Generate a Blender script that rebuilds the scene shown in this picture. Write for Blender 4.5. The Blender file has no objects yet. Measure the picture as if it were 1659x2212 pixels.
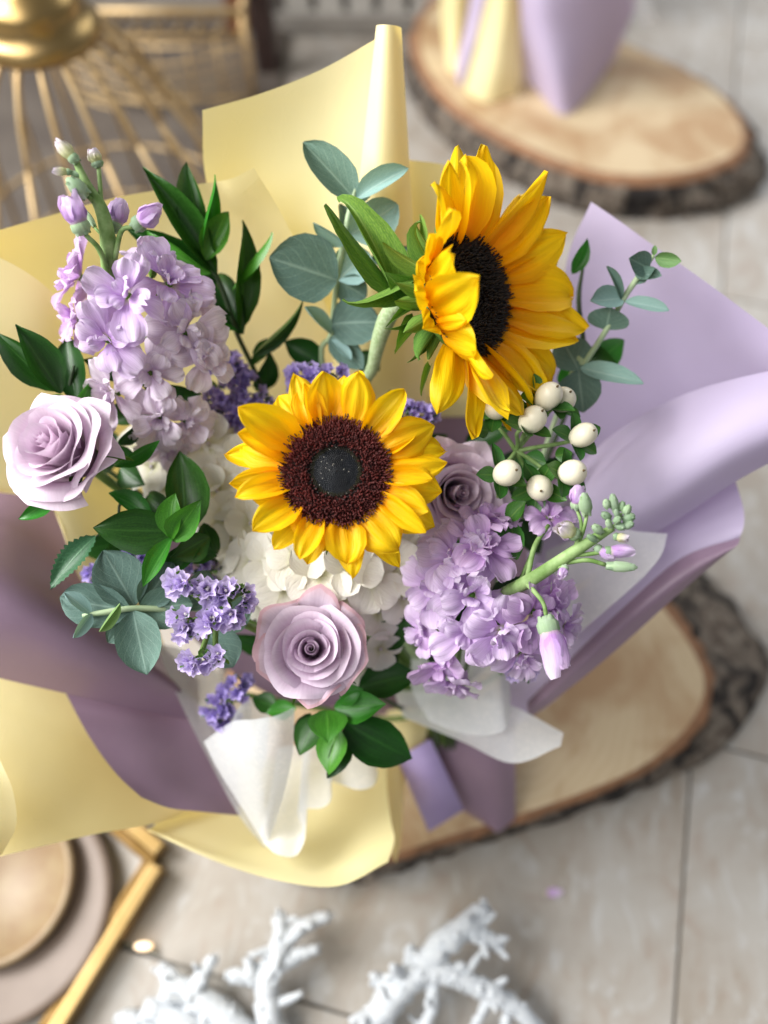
import bpy, math, random
from mathutils import Vector, Matrix, noise
V = Vector
R = random.Random(7)
sc = bpy.context.scene
COL = sc.collection

# ------------------------------------------------------------------ camera
TH = math.radians(60.0)          # pitch below the horizon
CAMP = V((0, 0, .80))
K = .466                         # tangent of half the horizontal field of view
FW = V((0, math.cos(TH), -math.sin(TH))); UP = V((0, math.sin(TH), math.cos(TH))); RT = V((1, 0, 0))
cam = bpy.data.cameras.new('camera'); co = bpy.data.objects.new('camera', cam); COL.objects.link(co)
co.location = CAMP; co.rotation_euler = (math.pi / 2 - TH, 0, 0)
cam.sensor_fit = 'HORIZONTAL'; cam.sensor_width = 24; cam.lens = 12 / K
cam.clip_start = .02; cam.clip_end = 60
cam.dof.use_dof = True; cam.dof.focus_distance = .455; cam.dof.aperture_fstop = 1.95
sc.camera = co

# ------------------------------------------------------------------ light
w = bpy.data.worlds.new('World'); sc.world = w; w.use_nodes = True
bg = w.node_tree.nodes['Background']; bg.inputs[0].default_value = (.95, .97, 1, 1); bg.inputs[1].default_value = .20
def area(name, loc, target, sx, sy, power, col):
    l = bpy.data.lights.new(name, 'AREA'); l.shape = 'RECTANGLE'; l.size = sx; l.size_y = sy; l.energy = power; l.color = col
    o = bpy.data.objects.new(name, l); COL.objects.link(o); o.location = loc
    o.rotation_euler = (V(target) - V(loc)).to_track_quat('-Z', 'Y').to_euler()
area('window_light', (-1.9, .6, 1.9), (0, .3, .35), 1.3, 1.3, 90, (1, .985, .965))
area('shop_front_light', (1.8, 3.0, 2.0), (0, .5, .2), 2.6, 1.6, 26, (.92, .96, 1))
area('ceiling_light', (-1.5, -.7, 2.3), (0, .25, .3), 1.6, 1.6, 34, (1, .99, .97))  # unseen overhead fill, added to brighten the front paper
sc.view_settings.view_transform = 'Standard'; sc.view_settings.look = 'None'
sc.view_settings.exposure = 0.44; sc.view_settings.gamma = 1
sc.render.engine = 'CYCLES'; sc.cycles.use_denoising = True
sc.cycles.max_bounces = 8; sc.cycles.diffuse_bounces = 5; sc.cycles.glossy_bounces = 3
sc.cycles.transmission_bounces = 6; sc.cycles.transparent_max_bounces = 8

# ------------------------------------------------------------------ helpers
def P(x, y, d):                   # a spot in the photograph (1659 x 2212) at a distance along the view
    s = K / 829.5
    return CAMP + d * (FW + RT * ((x - 829.5) * s) + UP * ((1106 - y) * s))
def Fl(x, y, z=0.0):              # the spot where that sight line meets the height z
    p = P(x, y, 1) - CAMP
    return CAMP + p * ((z - CAMP.z) / p.z)
PX = 2 * K / 1659                 # metres per photograph pixel at distance 1
def tocam(p): return (CAMP - p).normalized()

def thing(name, label, cat, loc=(0, 0, 0), group=None):
    o = bpy.data.objects.new(name, None); COL.objects.link(o); o.location = V(loc); o.empty_display_size = .01
    o['label'] = label; o['category'] = cat
    if group: o['group'] = group
    WM[o] = Matrix.Translation(V(loc))
    return o
WM = {}
def add(name, me, parent=None, M=None, kind=None, label=None):
    o = bpy.data.objects.new(name, me); COL.objects.link(o)
    M = M or Matrix.Identity(4)
    if parent is not None:
        o.parent = parent; o.matrix_parent_inverse = WM[parent].inverted()
    o.matrix_basis = M; WM[o] = M
    if kind: o['kind'] = kind
    if label: o['label'] = label
    return o
def top(name, me, label, cat, group=None, M=None):
    o = add(name, me, None, M); o['label'] = label; o['category'] = cat
    if group: o['group'] = group
    return o
def structure(name, me):
    return add(name, me, None, None, 'structure')

def cr(p0, p1, p2, p3, t):
    return .5 * ((2 * p1) + (p2 - p0) * t + (2 * p0 - 5 * p1 + 4 * p2 - p3) * t * t + (3 * p1 - p0 - 3 * p2 + p3) * t * t * t)
def spline(pts, n):               # Catmull-Rom through pts, n steps each span
    out = []; m = len(pts)
    for i in range(m - 1):
        a = pts[i - 1] if i else 2 * pts[0] - pts[1]
        d = pts[i + 2] if i + 2 < m else 2 * pts[-1] - pts[-2]
        for k in range(n): out.append(cr(a, pts[i], pts[i + 1], d, k / n))
    out.append(pts[-1]); return out
def interp(tab, u):
    for (a, x), (b, y) in zip(tab, tab[1:]):
        if u <= b:
            t = (u - a) / (b - a); t = t * t * (3 - 2 * t) * .5 + t * .5
            return x + (y - x) * t
    return tab[-1][1]
def nz(x, y, z=0.0): return noise.noise(V((x, y, z)))

class MB:
    def __init__(s): s.v = []; s.f = []; s.uv = []; s.mi = []
    def grid(s, rows, T=None, m=0, wrap=False):
        b = len(s.v); n = len(rows); k = len(rows[0])
        for i, r in enumerate(rows):
            for j, p in enumerate(r):
                s.v.append(T @ p if T else p); s.uv.append((j / (k - 1), i / (n - 1)))
        for i in range(n - 1):
            for j in range(k - 1):
                a = b + i * k + j
                s.f.append((a, a + 1, a + k + 1, a + k)); s.mi.append(m)
            if wrap:
                a = b + i * k
                s.f.append((a + k - 1, a, a + k, a + 2 * k - 1)); s.mi.append(m)
    def tube(s, pts, rad, n=7, sm=3, m=0, T=None, jit=0, seed=0):
        pts = [V(p) for p in pts]
        q = spline(pts, sm) if sm > 1 and len(pts) > 1 else pts
        if not hasattr(rad, '__len__'): rad = [rad] * len(pts)
        rr = []
        for i in range(len(q)):
            t = i / (len(q) - 1) * (len(rad) - 1); a = min(int(t), len(rad) - 2); rr.append(rad[a] + (rad[a + 1] - rad[a]) * (t - a))
        rows = []; ref = None
        for i, p in enumerate(q):
            t = (q[min(i + 1, len(q) - 1)] - q[max(i - 1, 0)])
            t = t.normalized() if t.length > 1e-9 else V((0, 0, 1))
            if ref is None: ref = t.orthogonal().normalized()
            ref = (ref - t * ref.dot(t)).normalized(); bi = t.cross(ref)
            ring = []
            for j in range(n):
                a = 2 * math.pi * j / n; r = rr[i]
                if jit: r *= 1 + jit * noise.noise(V((p.x * 160 + seed, p.y * 160 + math.cos(a), p.z * 160 + math.sin(a))))
                ring.append(p + (ref * math.cos(a) + bi * math.sin(a)) * r)
            rows.append(ring)
        b = len(s.v); s.grid(rows, T, m, wrap=True)
        for ring0, p, fl in ((b, q[0], 1), (b + (len(q) - 1) * n, q[-1], 0)):
            f = tuple(range(ring0, ring0 + n)); s.f.append(f[::-1] if fl else f); s.mi.append(m)
    def lathe(s, prof, n=24, T=None, m=0):
        rows = [[V((r * math.cos(2 * math.pi * j / n), r * math.sin(2 * math.pi * j / n), z)) for j in range(n)] for r, z in prof]
        s.grid(rows, T, m, wrap=True)
        b = len(s.v) - n; b0 = len(s.v) - n * len(rows)
        if prof[-1][0] > 1e-6: s.f.append(tuple(range(b, b + n))); s.mi.append(m)
        if prof[0][0] > 1e-6: s.f.append(tuple(range(b0, b0 + n))[::-1]); s.mi.append(m)
    def box(s, c, sx, sy, sz, T=None, m=0):
        b = len(s.v)
        for x in (-1, 1):
            for y in (-1, 1):
                for z in (-1, 1):
                    p = V((c[0] + x * sx / 2, c[1] + y * sy / 2, c[2] + z * sz / 2)); s.v.append(T @ p if T else p); s.uv.append((0, 0))
        for f in ((0, 1, 3, 2), (4, 6, 7, 5), (0, 4, 5, 1), (2, 3, 7, 6), (0, 2, 6, 4), (1, 5, 7, 3)):
            s.f.append(tuple(b + i for i in f)); s.mi.append(m)
    def blob(s, c, r, n=8, k=6, sz=(1, 1, 1), T=None, m=0, jit=0, seed=0):
        rows = []
        for i in range(k + 1):
            a = math.pi * (i / k); row = []
            for j in range(n):
                b = 2 * math.pi * j / n
                d = V((math.sin(a) * math.cos(b), math.sin(a) * math.sin(b), -math.cos(a)))
                q = r * (1 + jit * noise.noise(d * 2.5 + V((seed, seed * 1.7, 0))))
                row.append(V(c) + V((d.x * sz[0], d.y * sz[1], d.z * sz[2])) * q)
            rows.append(row)
        s.grid(rows, T, m, wrap=True)
    def petal(s, L, W, prof, nu=10, nv=6, bend=0, b0=0, cup=0, fold=0, ridge=0, nr=4, ruf=0, rf=3, seed=0, twist=0, tip=0, side=0, ser=0, T=None, m=0):
        rows = []; y = z = x0 = 0.0; ds = L / nu
        for i in range(nu + 1):
            u = i / nu; hw = W * .5 * interp(prof, u)
            if ser: hw *= 1 - ser * ((i % 2) if 0 < i < nu else 0)
            an = b0 + bend * u + tip * max(0, (u - .7) / .3) ** 1.5
            if i: y += math.cos(an) * ds; z += math.sin(an) * ds; x0 += side * u * ds
            row = []; tw = twist * u
            for j in range(nv + 1):
                v = 2 * j / nv - 1
                if abs(cup) > .01: xx = hw * math.sin(cup * v) / cup; zz = hw * (1 - math.cos(cup * v)) / cup
                else: xx = hw * v; zz = 0
                zz += fold * abs(v) * hw
                if ridge: zz += ridge * math.cos(v * nr * math.pi) * (math.sin(math.pi * min(1, u * 1.05)) ** .6)
                if ruf: zz += ruf * L * nz(v * rf + seed * 3.1, u * rf * .8 + seed, seed * .7) * (abs(v) * .7 + .3) * (u ** 1.2) * 1.6
                cx, sx = math.cos(tw), math.sin(tw)
                xx, zz = xx * cx - zz * sx, xx * sx + zz * cx
                row.append(V((xx + x0, y - zz * math.sin(an), z + zz * math.cos(an))))
            rows.append(row)
        s.grid(rows, T, m)
    def build(s, name, *mats, flat=False):
        me = bpy.data.meshes.new(name); me.from_pydata([tuple(p) for p in s.v], [], s.f)
        uv = me.uv_layers.new(name='UVMap')
        li = [0] * len(me.loops); me.loops.foreach_get('vertex_index', li)
        uv.data.foreach_set('uv', [c for i in li for c in s.uv[i]])
        for mt in mats: me.materials.append(mt)
        if len(mats) > 1: me.polygons.foreach_set('material_index', s.mi)
        if not flat: me.polygons.foreach_set('use_smooth', [True] * len(me.polygons))
        me.update(); return me

def frame(o, y, zhint, roll=0, sx=1, sy=1, sz=1):   # y axis along y, z as near zhint as can be
    y = y.normalized(); z = (zhint - y * zhint.dot(y))
    z = z.normalized() if z.length > 1e-6 else y.orthogonal().normalized()
    x = y.cross(z)
    if roll:
        q = Matrix.Rotation(roll, 3, y); x = q @ x; z = q @ z
    M = Matrix(((x.x * sx, y.x * sy, z.x * sz, o.x), (x.y * sx, y.y * sy, z.y * sz, o.y), (x.z * sx, y.z * sy, z.z * sz, o.z), (0, 0, 0, 1)))
    return M
def facing(o, n, yhint, s=1.0):                     # z axis along n, y as near yhint as can be
    z = n.normalized(); y = (yhint - z * yhint.dot(z)).normalized(); x = y.cross(z)
    return Matrix(((x.x * s, y.x * s, z.x * s, o.x), (x.y * s, y.y * s, z.y * s, o.y), (x.z * s, y.z * s, z.z * s, o.z), (0, 0, 0, 1)))
def camdir(x, y, t):                                # a direction as seen from the camera: right, up, towards it
    return (RT * x + UP * y - FW * t).normalized()

# ------------------------------------------------------------------ materials
def lin(h):
    if isinstance(h, str):
        c = [int(h[i:i + 2], 16) / 255 for i in (0, 2, 4)]
    else: c = [k / 255 for k in h]
    return tuple((k / 12.92 if k <= .04045 else ((k + .055) / 1.055) ** 2.4) for k in c) + (1,)
class NT:
    def __init__(s, name):
        s.m = bpy.data.materials.new(name); s.m.use_nodes = True; s.t = s.m.node_tree
        s.p = s.t.nodes['Principled BSDF']; s.out = s.t.nodes['Material Output']
    def n(s, kind, **kw):
        o = s.t.nodes.new(kind)
        for k, v in kw.items():
            if k in o.inputs: o.inputs[k].default_value = v
            else: setattr(o, k, v)
        return o
    def l(s, a, b): s.t.links.new(a, b)
    def noise(s, scale, detail=4, vec=None, dist=0, rough=.55):
        o = s.n('ShaderNodeTexNoise'); o.inputs['Scale'].default_value = scale; o.inputs['Detail'].default_value = detail
        o.inputs['Distortion'].default_value = dist; o.inputs['Roughness'].default_value = rough
        if vec is not None: s.l(vec, o.inputs['Vector'])
        return o
    def ramp(s, fac, *st):
        o = s.n('ShaderNodeValToRGB'); e = o.color_ramp.elements
        while len(e) < len(st): e.new(.5)
        for i, (p, c) in enumerate(st): e[i].position = p; e[i].color = c
        s.l(fac, o.inputs[0]); return o
    def mix(s, a, b, fac, mode='MIX'):
        o = s.n('ShaderNodeMix', data_type='RGBA', blend_type=mode)
        for k, v in ((6, a), (7, b), (0, fac)):
            if hasattr(v, 'is_linked'): s.l(v, o.inputs[k])
            else: o.inputs[k].default_value = v
        return o.outputs[2]
    def bump(s, h, st, dist=.001):
        o = s.n('ShaderNodeBump'); o.inputs['Strength'].default_value = st; o.inputs['Distance'].default_value = dist
        s.l(h, o.inputs['Height']); s.l(o.outputs[0], s.p.inputs['Normal']); return o
    def obj(s): return s.n('ShaderNodeTexCoord').outputs['Object']
    def uv(s): return s.n('ShaderNodeTexCoord').outputs['UV']
    def rnd(s): return s.n('ShaderNodeObjectInfo').outputs['Random']
    def trans(s, colsock, fac, tint=None, clear=0):
        tr = s.n('ShaderNodeBsdfTranslucent')
        if tint: s.l(s.mix(colsock, tint, 1, 'MULTIPLY'), tr.inputs[0])
        else: s.l(colsock, tr.inputs[0])
        mx = s.n('ShaderNodeMixShader'); mx.inputs[0].default_value = fac
        s.l(s.p.outputs[0], mx.inputs[1]); s.l(tr.outputs[0], mx.inputs[2]); o = mx.outputs[0]
        if clear:
            tp = s.n('ShaderNodeBsdfTransparent'); m2 = s.n('ShaderNodeMixShader'); m2.inputs[0].default_value = clear
            s.l(o, m2.inputs[1]); s.l(tp.outputs[0], m2.inputs[2]); o = m2.outputs[0]
        s.l(o, s.out.inputs[0])

def mat_petal(name, base, mid, tipc, tr=.3, rough=.55, var=.12, vein=40, vs=.25, noisec=None, spec=.3, ns=60, pos=(0, .35, 1), sheen=0, mott=.5, streak=.16, edge=None):
    t = NT(name); uv = t.uv()
    sep = t.n('ShaderNodeSeparateXYZ'); t.l(uv, sep.inputs[0])
    rp = t.ramp(sep.outputs[1], (pos[0], lin(base)), (pos[1], lin(mid)), (pos[2], lin(tipc)))
    c = rp.outputs[0]
    n = t.noise(ns, 5, t.obj())
    if noisec:
        nr = t.ramp(n.outputs[0], (.42, (0, 0, 0, 1)), (.72, (mott, mott, mott, 1)))
        c = t.mix(c, lin(noisec), nr.outputs[0])
    mp0 = t.n('ShaderNodeMapping'); mp0.inputs['Scale'].default_value = (vein * 1.3, 1.6, 1); t.l(uv, mp0.inputs[0])
    sn = t.noise(1, 4, mp0.outputs[0], .8); sr = t.ramp(sn.outputs[0], (.40, (1 - streak, 1 - streak * 1.25, 1 - streak, 1)), (.62, (1, 1, 1, 1))); c = t.mix(c, sr.outputs[0], 1, 'MULTIPLY')
    if edge:
        en = t.noise(90, 4, t.obj()); ea = t.n('ShaderNodeMath', operation='MULTIPLY_ADD'); t.l(en.outputs[0], ea.inputs[0]); ea.inputs[1].default_value = .12; t.l(sep.outputs[1], ea.inputs[2])
        er = t.ramp(ea.outputs[0], (1.0 / 1.0 - .001, (0, 0, 0, 1)), (1, (.0, .0, .0, 1))); er.color_ramp.elements[0].position = .985; er.color_ramp.elements[1].color = (.45, .45, .45, 1)
        c = t.mix(c, lin(edge), er.outputs[0])
    hv = t.n('ShaderNodeHueSaturation'); t.l(c, hv.inputs['Color'])
    mr = t.n('ShaderNodeMapRange'); t.l(t.rnd(), mr.inputs[0]); mr.inputs[3].default_value = 1 - var; mr.inputs[4].default_value = 1 + var
    t.l(mr.outputs[0], hv.inputs['Value']); c = hv.outputs[0]
    t.l(c, t.p.inputs['Base Color']); t.p.inputs['Roughness'].default_value = rough; t.p.inputs['Specular IOR Level'].default_value = spec
    if sheen: t.p.inputs['Sheen Weight'].default_value = sheen
    mp = t.n('ShaderNodeMapping'); mp.inputs['Scale'].default_value = (vein, 2.2, 1); t.l(uv, mp.inputs[0])
    vn = t.noise(1, 3, mp.outputs[0], .6); t.bump(vn.outputs[0], vs, .0012)
    t.trans(c, tr); return t.m

def mat_leaf(name, dark, light, vein, rough=.35, tr=.18, wax=0, waxc='b9cfc8', spec=.5, var=.2, side=9):
    t = NT(name); uv = t.uv(); sep = t.n('ShaderNodeSeparateXYZ'); t.l(uv, sep.inputs[0])
    n = t.noise(45, 5, t.obj()); c = t.mix(lin(dark), lin(light), t.ramp(n.outputs[0], (.3, (0, 0, 0, 1)), (.75, (1, 1, 1, 1))).outputs[0])
    # midrib and side veins from the leaf's own coordinates
    a = t.n('ShaderNodeMath', operation='SUBTRACT'); t.l(sep.outputs[0], a.inputs[0]); a.inputs[1].default_value = .5
    b = t.n('ShaderNodeMath', operation='ABSOLUTE'); t.l(a.outputs[0], b.inputs[0])
    rib = t.ramp(b.outputs[0], (0, (1, 1, 1, 1)), (.035, (0, 0, 0, 1)))
    sv = t.n('ShaderNodeMath', operation='MULTIPLY_ADD'); t.l(b.outputs[0], sv.inputs[0]); sv.inputs[1].default_value = -1.1; t.l(sep.outputs[1], sv.inputs[2])
    s2 = t.n('ShaderNodeMath', operation='MULTIPLY'); t.l(sv.outputs[0], s2.inputs[0]); s2.inputs[1].default_value = side * 6.283
    s3 = t.n('ShaderNodeMath', operation='SINE'); t.l(s2.outputs[0], s3.inputs[0])
    svr = t.ramp(s3.outputs[0], (.93, (0, 0, 0, 1)), (1, (.45, .45, .45, 1)))
    vm = t.n('ShaderNodeMath', operation='MAXIMUM'); t.l(rib.outputs[0], vm.inputs[0]); t.l(svr.outputs[0], vm.inputs[1])
    vf = t.n('ShaderNodeMath', operation='MULTIPLY'); t.l(vm.outputs[0], vf.inputs[0]); vf.inputs[1].default_value = .5
    c = t.mix(c, lin(vein), vf.outputs[0])
    if wax:
        wn = t.noise(170, 6, t.obj(), .8); wr = t.ramp(wn.outputs[0], (.38, (0, 0, 0, 1)), (.70, (wax, wax, wax, 1)))
        c = t.mix(c, lin(waxc), wr.outputs[0])
    lm = t.n('ShaderNodeMapping'); lm.inputs['Scale'].default_value = (34, 1.2, 1); t.l(uv, lm.inputs[0]); ln_ = t.noise(1, 3, lm.outputs[0], .3)
    c = t.mix(c, t.ramp(ln_.outputs[0], (.42, (.76, .80, .74, 1) if not wax else (.93, .94, .93, 1)), (.60, (1.1, 1.08, 1.04, 1) if not wax else (1.03, 1.03, 1.03, 1))).outputs[0], 1, 'MULTIPLY')
    sp_ = t.noise(420, 3, t.obj()); c = t.mix(c, lin('8a8f5a'), t.ramp(sp_.outputs[0], (.68, (0, 0, 0, 1)), (.74, (.45, .45, .45, 1))).outputs[0])
    hv = t.n('ShaderNodeHueSaturation'); t.l(c, hv.inputs['Color'])
    mr = t.n('ShaderNodeMapRange'); t.l(t.rnd(), mr.inputs[0]); mr.inputs[3].default_value = 1 - var; mr.inputs[4].default_value = 1 + var
    t.l(mr.outputs[0], hv.inputs['Value']); mh = t.n('ShaderNodeMapRange'); t.l(t.rnd(), mh.inputs[0]); mh.inputs[3].default_value = .515; mh.inputs[4].default_value = .485; t.l(mh.outputs[0], hv.inputs['Hue']); c = hv.outputs[0]
    t.l(c, t.p.inputs['Base Color']); t.p.inputs['Specular IOR Level'].default_value = spec
    rm = t.n('ShaderNodeMapRange'); t.l(n.outputs[0], rm.inputs[0]); rm.inputs[1].default_value = .3; rm.inputs[2].default_value = .7; rm.inputs[3].default_value = rough * .8; rm.inputs[4].default_value = min(1, rough * 1.5); t.l(rm.outputs[0], t.p.inputs['Roughness'])
    t.bump(vm.outputs[0], .25, .0006); t.trans(c, tr, (1, 1, .45, 1)); return t.m

def mat_plain(name, c1, c2=None, rough=.5, metal=0, scale=60, bump=0, bs=200, tr=0, spec=.5, coat=0, dist=.001):
    t = NT(name); n = t.noise(scale, 5, t.obj())
    c = t.mix(lin(c1), lin(c2 or c1), t.ramp(n.outputs[0], (.35, (0, 0, 0, 1)), (.68, (1, 1, 1, 1))).outputs[0])
    t.l(c, t.p.inputs['Base Color']); t.p.inputs['Roughness'].default_value = rough; t.p.inputs['Metallic'].default_value = metal
    t.p.inputs['Specular IOR Level'].default_value = spec; t.p.inputs['Coat Weight'].default_value = coat
    if bump: t.bump(t.noise(bs, 4, t.obj()).outputs[0], bump, dist)
    if tr: t.trans(c, tr)
    return t.m

def mat_paper(name, c, tint, tr=.28, rough=.5, fibre=0, clear=0, c2=None):
    t = NT(name); n = t.noise(9, 3, t.obj()); f = t.noise(260 if fibre else 900, 5, t.obj(), 1.5 if fibre else 0)
    cc = t.mix(lin(c), lin(c2 or c), t.ramp(n.outputs[0], (.35, (0, 0, 0, 1)), (.7, (1, 1, 1, 1))).outputs[0])
    if fibre: cc = t.mix(cc, (1, 1, 1, 1), t.ramp(f.outputs[0], (.5, (0, 0, 0, 1)), (.62, (fibre, fibre, fibre, 1))).outputs[0])
    t.l(cc, t.p.inputs['Base Color']); t.p.inputs['Roughness'].default_value = rough; t.p.inputs['Specular IOR Level'].default_value = .45
    vo = t.n('ShaderNodeTexVoronoi', feature='DISTANCE_TO_EDGE'); vo.inputs['Scale'].default_value = 7; vo.inputs['Randomness'].default_value = 1; cz = t.ramp(vo.outputs[0], (0, (0, 0, 0, 1)), (.018, (1, 1, 1, 1)))
    g0 = t.noise(38, 2, t.obj(), .4); g = t.n('ShaderNodeMix', data_type='RGBA'); g.inputs[0].default_value = .22 if not fibre else 0; t.l(g0.outputs[0], g.inputs[6]); t.l(cz.outputs[0], g.inputs[7]); hm = t.n('ShaderNodeMath', operation='MULTIPLY_ADD'); t.l(g.outputs[2], hm.inputs[0]); hm.inputs[1].default_value = 3.0; t.l(f.outputs[0], hm.inputs[2])
    t.bump(hm.outputs[0], .16 if not fibre else .6, .0006); t.trans(cc, tr, tint, clear); return t.m

def mat_wood(name, cx, cy):
    t = NT(name); ob = t.obj(); mp = t.n('ShaderNodeMapping'); mp.inputs['Location'].default_value = (-cx, -cy, 0); t.l(ob, mp.inputs[0])
    nd = t.noise(9, 3, mp.outputs[0])
    add_ = t.n('ShaderNodeVectorMath', operation='MULTIPLY_ADD'); t.l(nd.outputs[1], add_.inputs[0]); add_.inputs[1].default_value = (.035, .035, 0); t.l(mp.outputs[0], add_.inputs[2])
    wv = t.n('ShaderNodeTexWave', wave_type='RINGS', rings_direction='Z'); t.l(add_.outputs[0], wv.inputs['Vector']); wv.inputs['Scale'].default_value = 34; wv.inputs['Distortion'].default_value = 5; wv.inputs['Detail'].default_value = 3
    c = t.ramp(wv.outputs[0], (0, lin('cbb795')), (1, lin('c5af8b'))).outputs[0]
    bl = t.noise(13, 4, ob, .5); c = t.mix(c, lin('a8855f'), t.ramp(bl.outputs[0], (.44, (0, 0, 0, 1)), (.64, (.85, .85, .85, 1))).outputs[0])
    t.l(c, t.p.inputs['Base Color']); t.p.inputs['Roughness'].default_value = .6; t.bump(wv.outputs[0], .12, .001); return t.m
def mat_bark(name):
    t = NT(name); mp = t.n('ShaderNodeMapping'); mp.inputs['Scale'].default_value = (1, 1, .5); t.l(t.obj(), mp.inputs[0])
    a = t.noise(26, 6, mp.outputs[0], 1.1, .6); b = t.noise(75, 6, mp.outputs[0], .6, .65)
    c = t.mix(lin('54473d'), lin('8c8275'), t.ramp(b.outputs[0], (.36, (0, 0, 0, 1)), (.66, (1, 1, 1, 1))).outputs[0])
    c = t.mix(lin('221d1b'), c, t.ramp(a.outputs[0], (.40, (0, 0, 0, 1)), (.54, (1, 1, 1, 1))).outputs[0])
    t.l(c, t.p.inputs['Base Color']); t.p.inputs['Roughness'].default_value = .9; t.bump(a.outputs[0], .9, .012); return t.m
def mat_tile(name):
    t = NT(name); ob = t.n('ShaderNodeTexCoord').outputs['Object']
    mp = t.n('ShaderNodeMapping'); mp.inputs['Scale'].default_value = (1.4, .7, 1); mp.inputs['Rotation'].default_value = (0, 0, .5); t.l(ob, mp.inputs[0])
    a = t.noise(7, 6, mp.outputs[0], 1.2, .6); b = t.noise(19, 6, mp.outputs[0], 2.0, .6)
    c = t.ramp(a.outputs[0], (.30, lin('978d80')), (.50, lin('a8a198')), (.72, lin('b3b0aa'))).outputs[0]
    c = t.mix(c, lin('8d6f56'), t.ramp(b.outputs[0], (.54, (0, 0, 0, 1)), (.76, (.42, .42, .42, 1))).outputs[0])
    c = t.mix(c, lin('c0c1c0'), t.ramp(b.outputs[0], (.30, (.75, .75, .75, 1)), (.46, (0, 0, 0, 1))).outputs[0])
    t.l(c, t.p.inputs['Base Color']); t.p.inputs['Roughness'].default_value = .38; t.bump(b.outputs[0], .05, .001); return t.m

M_SUN = mat_petal('sunflower_petal', 'f8a000', 'ffc000', 'ffd814', tr=.44, rough=.45, var=.07, vein=16, vs=.55, pos=(0, .20, .6), spec=.25, streak=.07)
M_ROSE = mat_petal('rose_petal', 'd0b4c6', 'e0c9dc', 'ecdbea', tr=.28, rough=.6, var=.05, vein=30, vs=.2, pos=(.1, .6, .97), noisec='e6d2de', ns=45, sheen=.2, streak=.05)
M_ROSEM = mat_petal('mauve_rose_petal', 'bd9fb8', 'dac2d8', 'eadaea', tr=.28, rough=.6, var=.05, vein=30, vs=.2, pos=(.1, .6, .97), noisec='d6bccb', ns=38, sheen=.2, mott=.4, streak=.05)
M_ROSEP = mat_petal('blushed_rose_petal', 'c8adc6', 'dccbde', 'e0c0cc', tr=.28, rough=.6, var=.05, vein=30, vs=.25, pos=(.2, .8, 1), noisec='e6d6e0', ns=45, sheen=.2, streak=.06, edge='d9a0a8')
M_STOCK = mat_petal('stock_petal', 'd2d79a', 'd6b2e8', 'f0e0f8', tr=.34, rough=.6, var=.08, vein=26, vs=.3, pos=(0, .22, 1), sheen=.15)
M_STOCKD = mat_petal('deep_stock_petal', 'c9c896', 'cd9ede', 'ecd2f4', tr=.34, rough=.6, var=.1, vein=26, vs=.3, pos=(0, .2, 1), sheen=.15)
M_STOCKP = mat_petal('pale_stock_petal', 'dcd6b8', 'e0cee6', 'f6edf6', tr=.34, rough=.6, var=.07, vein=26, vs=.3, pos=(0, .2, 1), sheen=.15)
M_BUDW = mat_petal('bud_tip', 'c9d38a', 'e0e2b4', 'eadff0', tr=.3, rough=.6, pos=(0, .4, 1))
M_HYD = mat_petal('hydrangea_petal', 'dcdcb0', 'f4f1e2', 'fdfbf3', tr=.25, rough=.6, var=.07, vein=22, vs=.6, noisec='e8e4cc', ns=30, mott=.3, streak=.05, pos=(0, .3, 1))
M_STAT = mat_petal('statice_petal', 'f0ecf8', 'd6c6f2', 'e2d5f8', tr=.35, rough=.6, var=.10, vein=20, vs=.4, pos=(0, .3, 1))
M_STATD = mat_petal('violet_statice_petal', 'b09fd8', 'ab9ade', 'c4b6ea', tr=.3, rough=.6, var=.18, vein=20, vs=.4)
M_EUC = mat_leaf('eucalyptus_leaf', '365449', '51736a', 'a9c4b8', rough=.6, tr=.15, wax=.6, waxc='9fbab0', spec=.3, side=5, var=.15)
M_EUCP = mat_leaf('pale_eucalyptus_leaf', '6f9490', '8badaa', 'bfd4cd', rough=.6, tr=.18, wax=.5, waxc='b7d0cd', spec=.3, side=5, var=.1)
M_EUCG = mat_leaf('young_eucalyptus_leaf', '6b9256', '8aac72', 'b9cf9a', rough=.5, tr=.25, spec=.3, side=5)
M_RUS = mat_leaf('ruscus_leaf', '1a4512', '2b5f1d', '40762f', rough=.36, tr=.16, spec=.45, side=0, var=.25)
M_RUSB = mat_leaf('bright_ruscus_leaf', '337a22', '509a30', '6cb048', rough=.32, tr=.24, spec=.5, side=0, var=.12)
M_ROSEL = mat_leaf('rose_leaf', '245038', '3a6a48', '6d9876', rough=.38, tr=.15, spec=.5, side=9)
M_SEPAL = mat_leaf('sepal', '4d7f2c', '6c9a3a', '93b65a', rough=.45, tr=.22, side=6, var=.15)
M_BRACT = mat_leaf('sunflower_bract', '56802f', '7fa541', 'b0c878', rough=.65, tr=.22, side=8, var=.12)
M_HYPL = mat_leaf('hypericum_leaf', '2b5f22', '47832f', '86a04a', rough=.35, tr=.16, side=6)
M_STEM = mat_plain('green_stem', '5f8038', '83a352', rough=.6, bump=.3, bs=400, tr=.08)
M_STEMP = mat_plain('pale_stem', '9fb58d', 'b2c49c', rough=.6)
M_STEMS = mat_plain('stock_stem', '64873f', '9db97a', rough=.65, scale=110, bump=.12, bs=700, tr=.1)
M_STEMD = mat_plain('dark_stem', '2c3f22', '3d5230', rough=.6)
M_SUNSTEM = mat_plain('downy_sunflower_stem', '8ea574', 'b3c49c', rough=.85, scale=500, bump=.4, bs=900)
M_CALYX = mat_leaf('stock_calyx', '7d9c74', 'a3bb94', 'b7caa6', rough=.7, tr=.15, side=0, wax=.35, waxc='b5bfb8')
M_DISC = mat_plain('disc_base', '1c0d0a', '2a120c', rough=.8)
M_MAROON = mat_plain('maroon_bristle', '470f0c', '661a12', rough=.6, scale=220)
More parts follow.
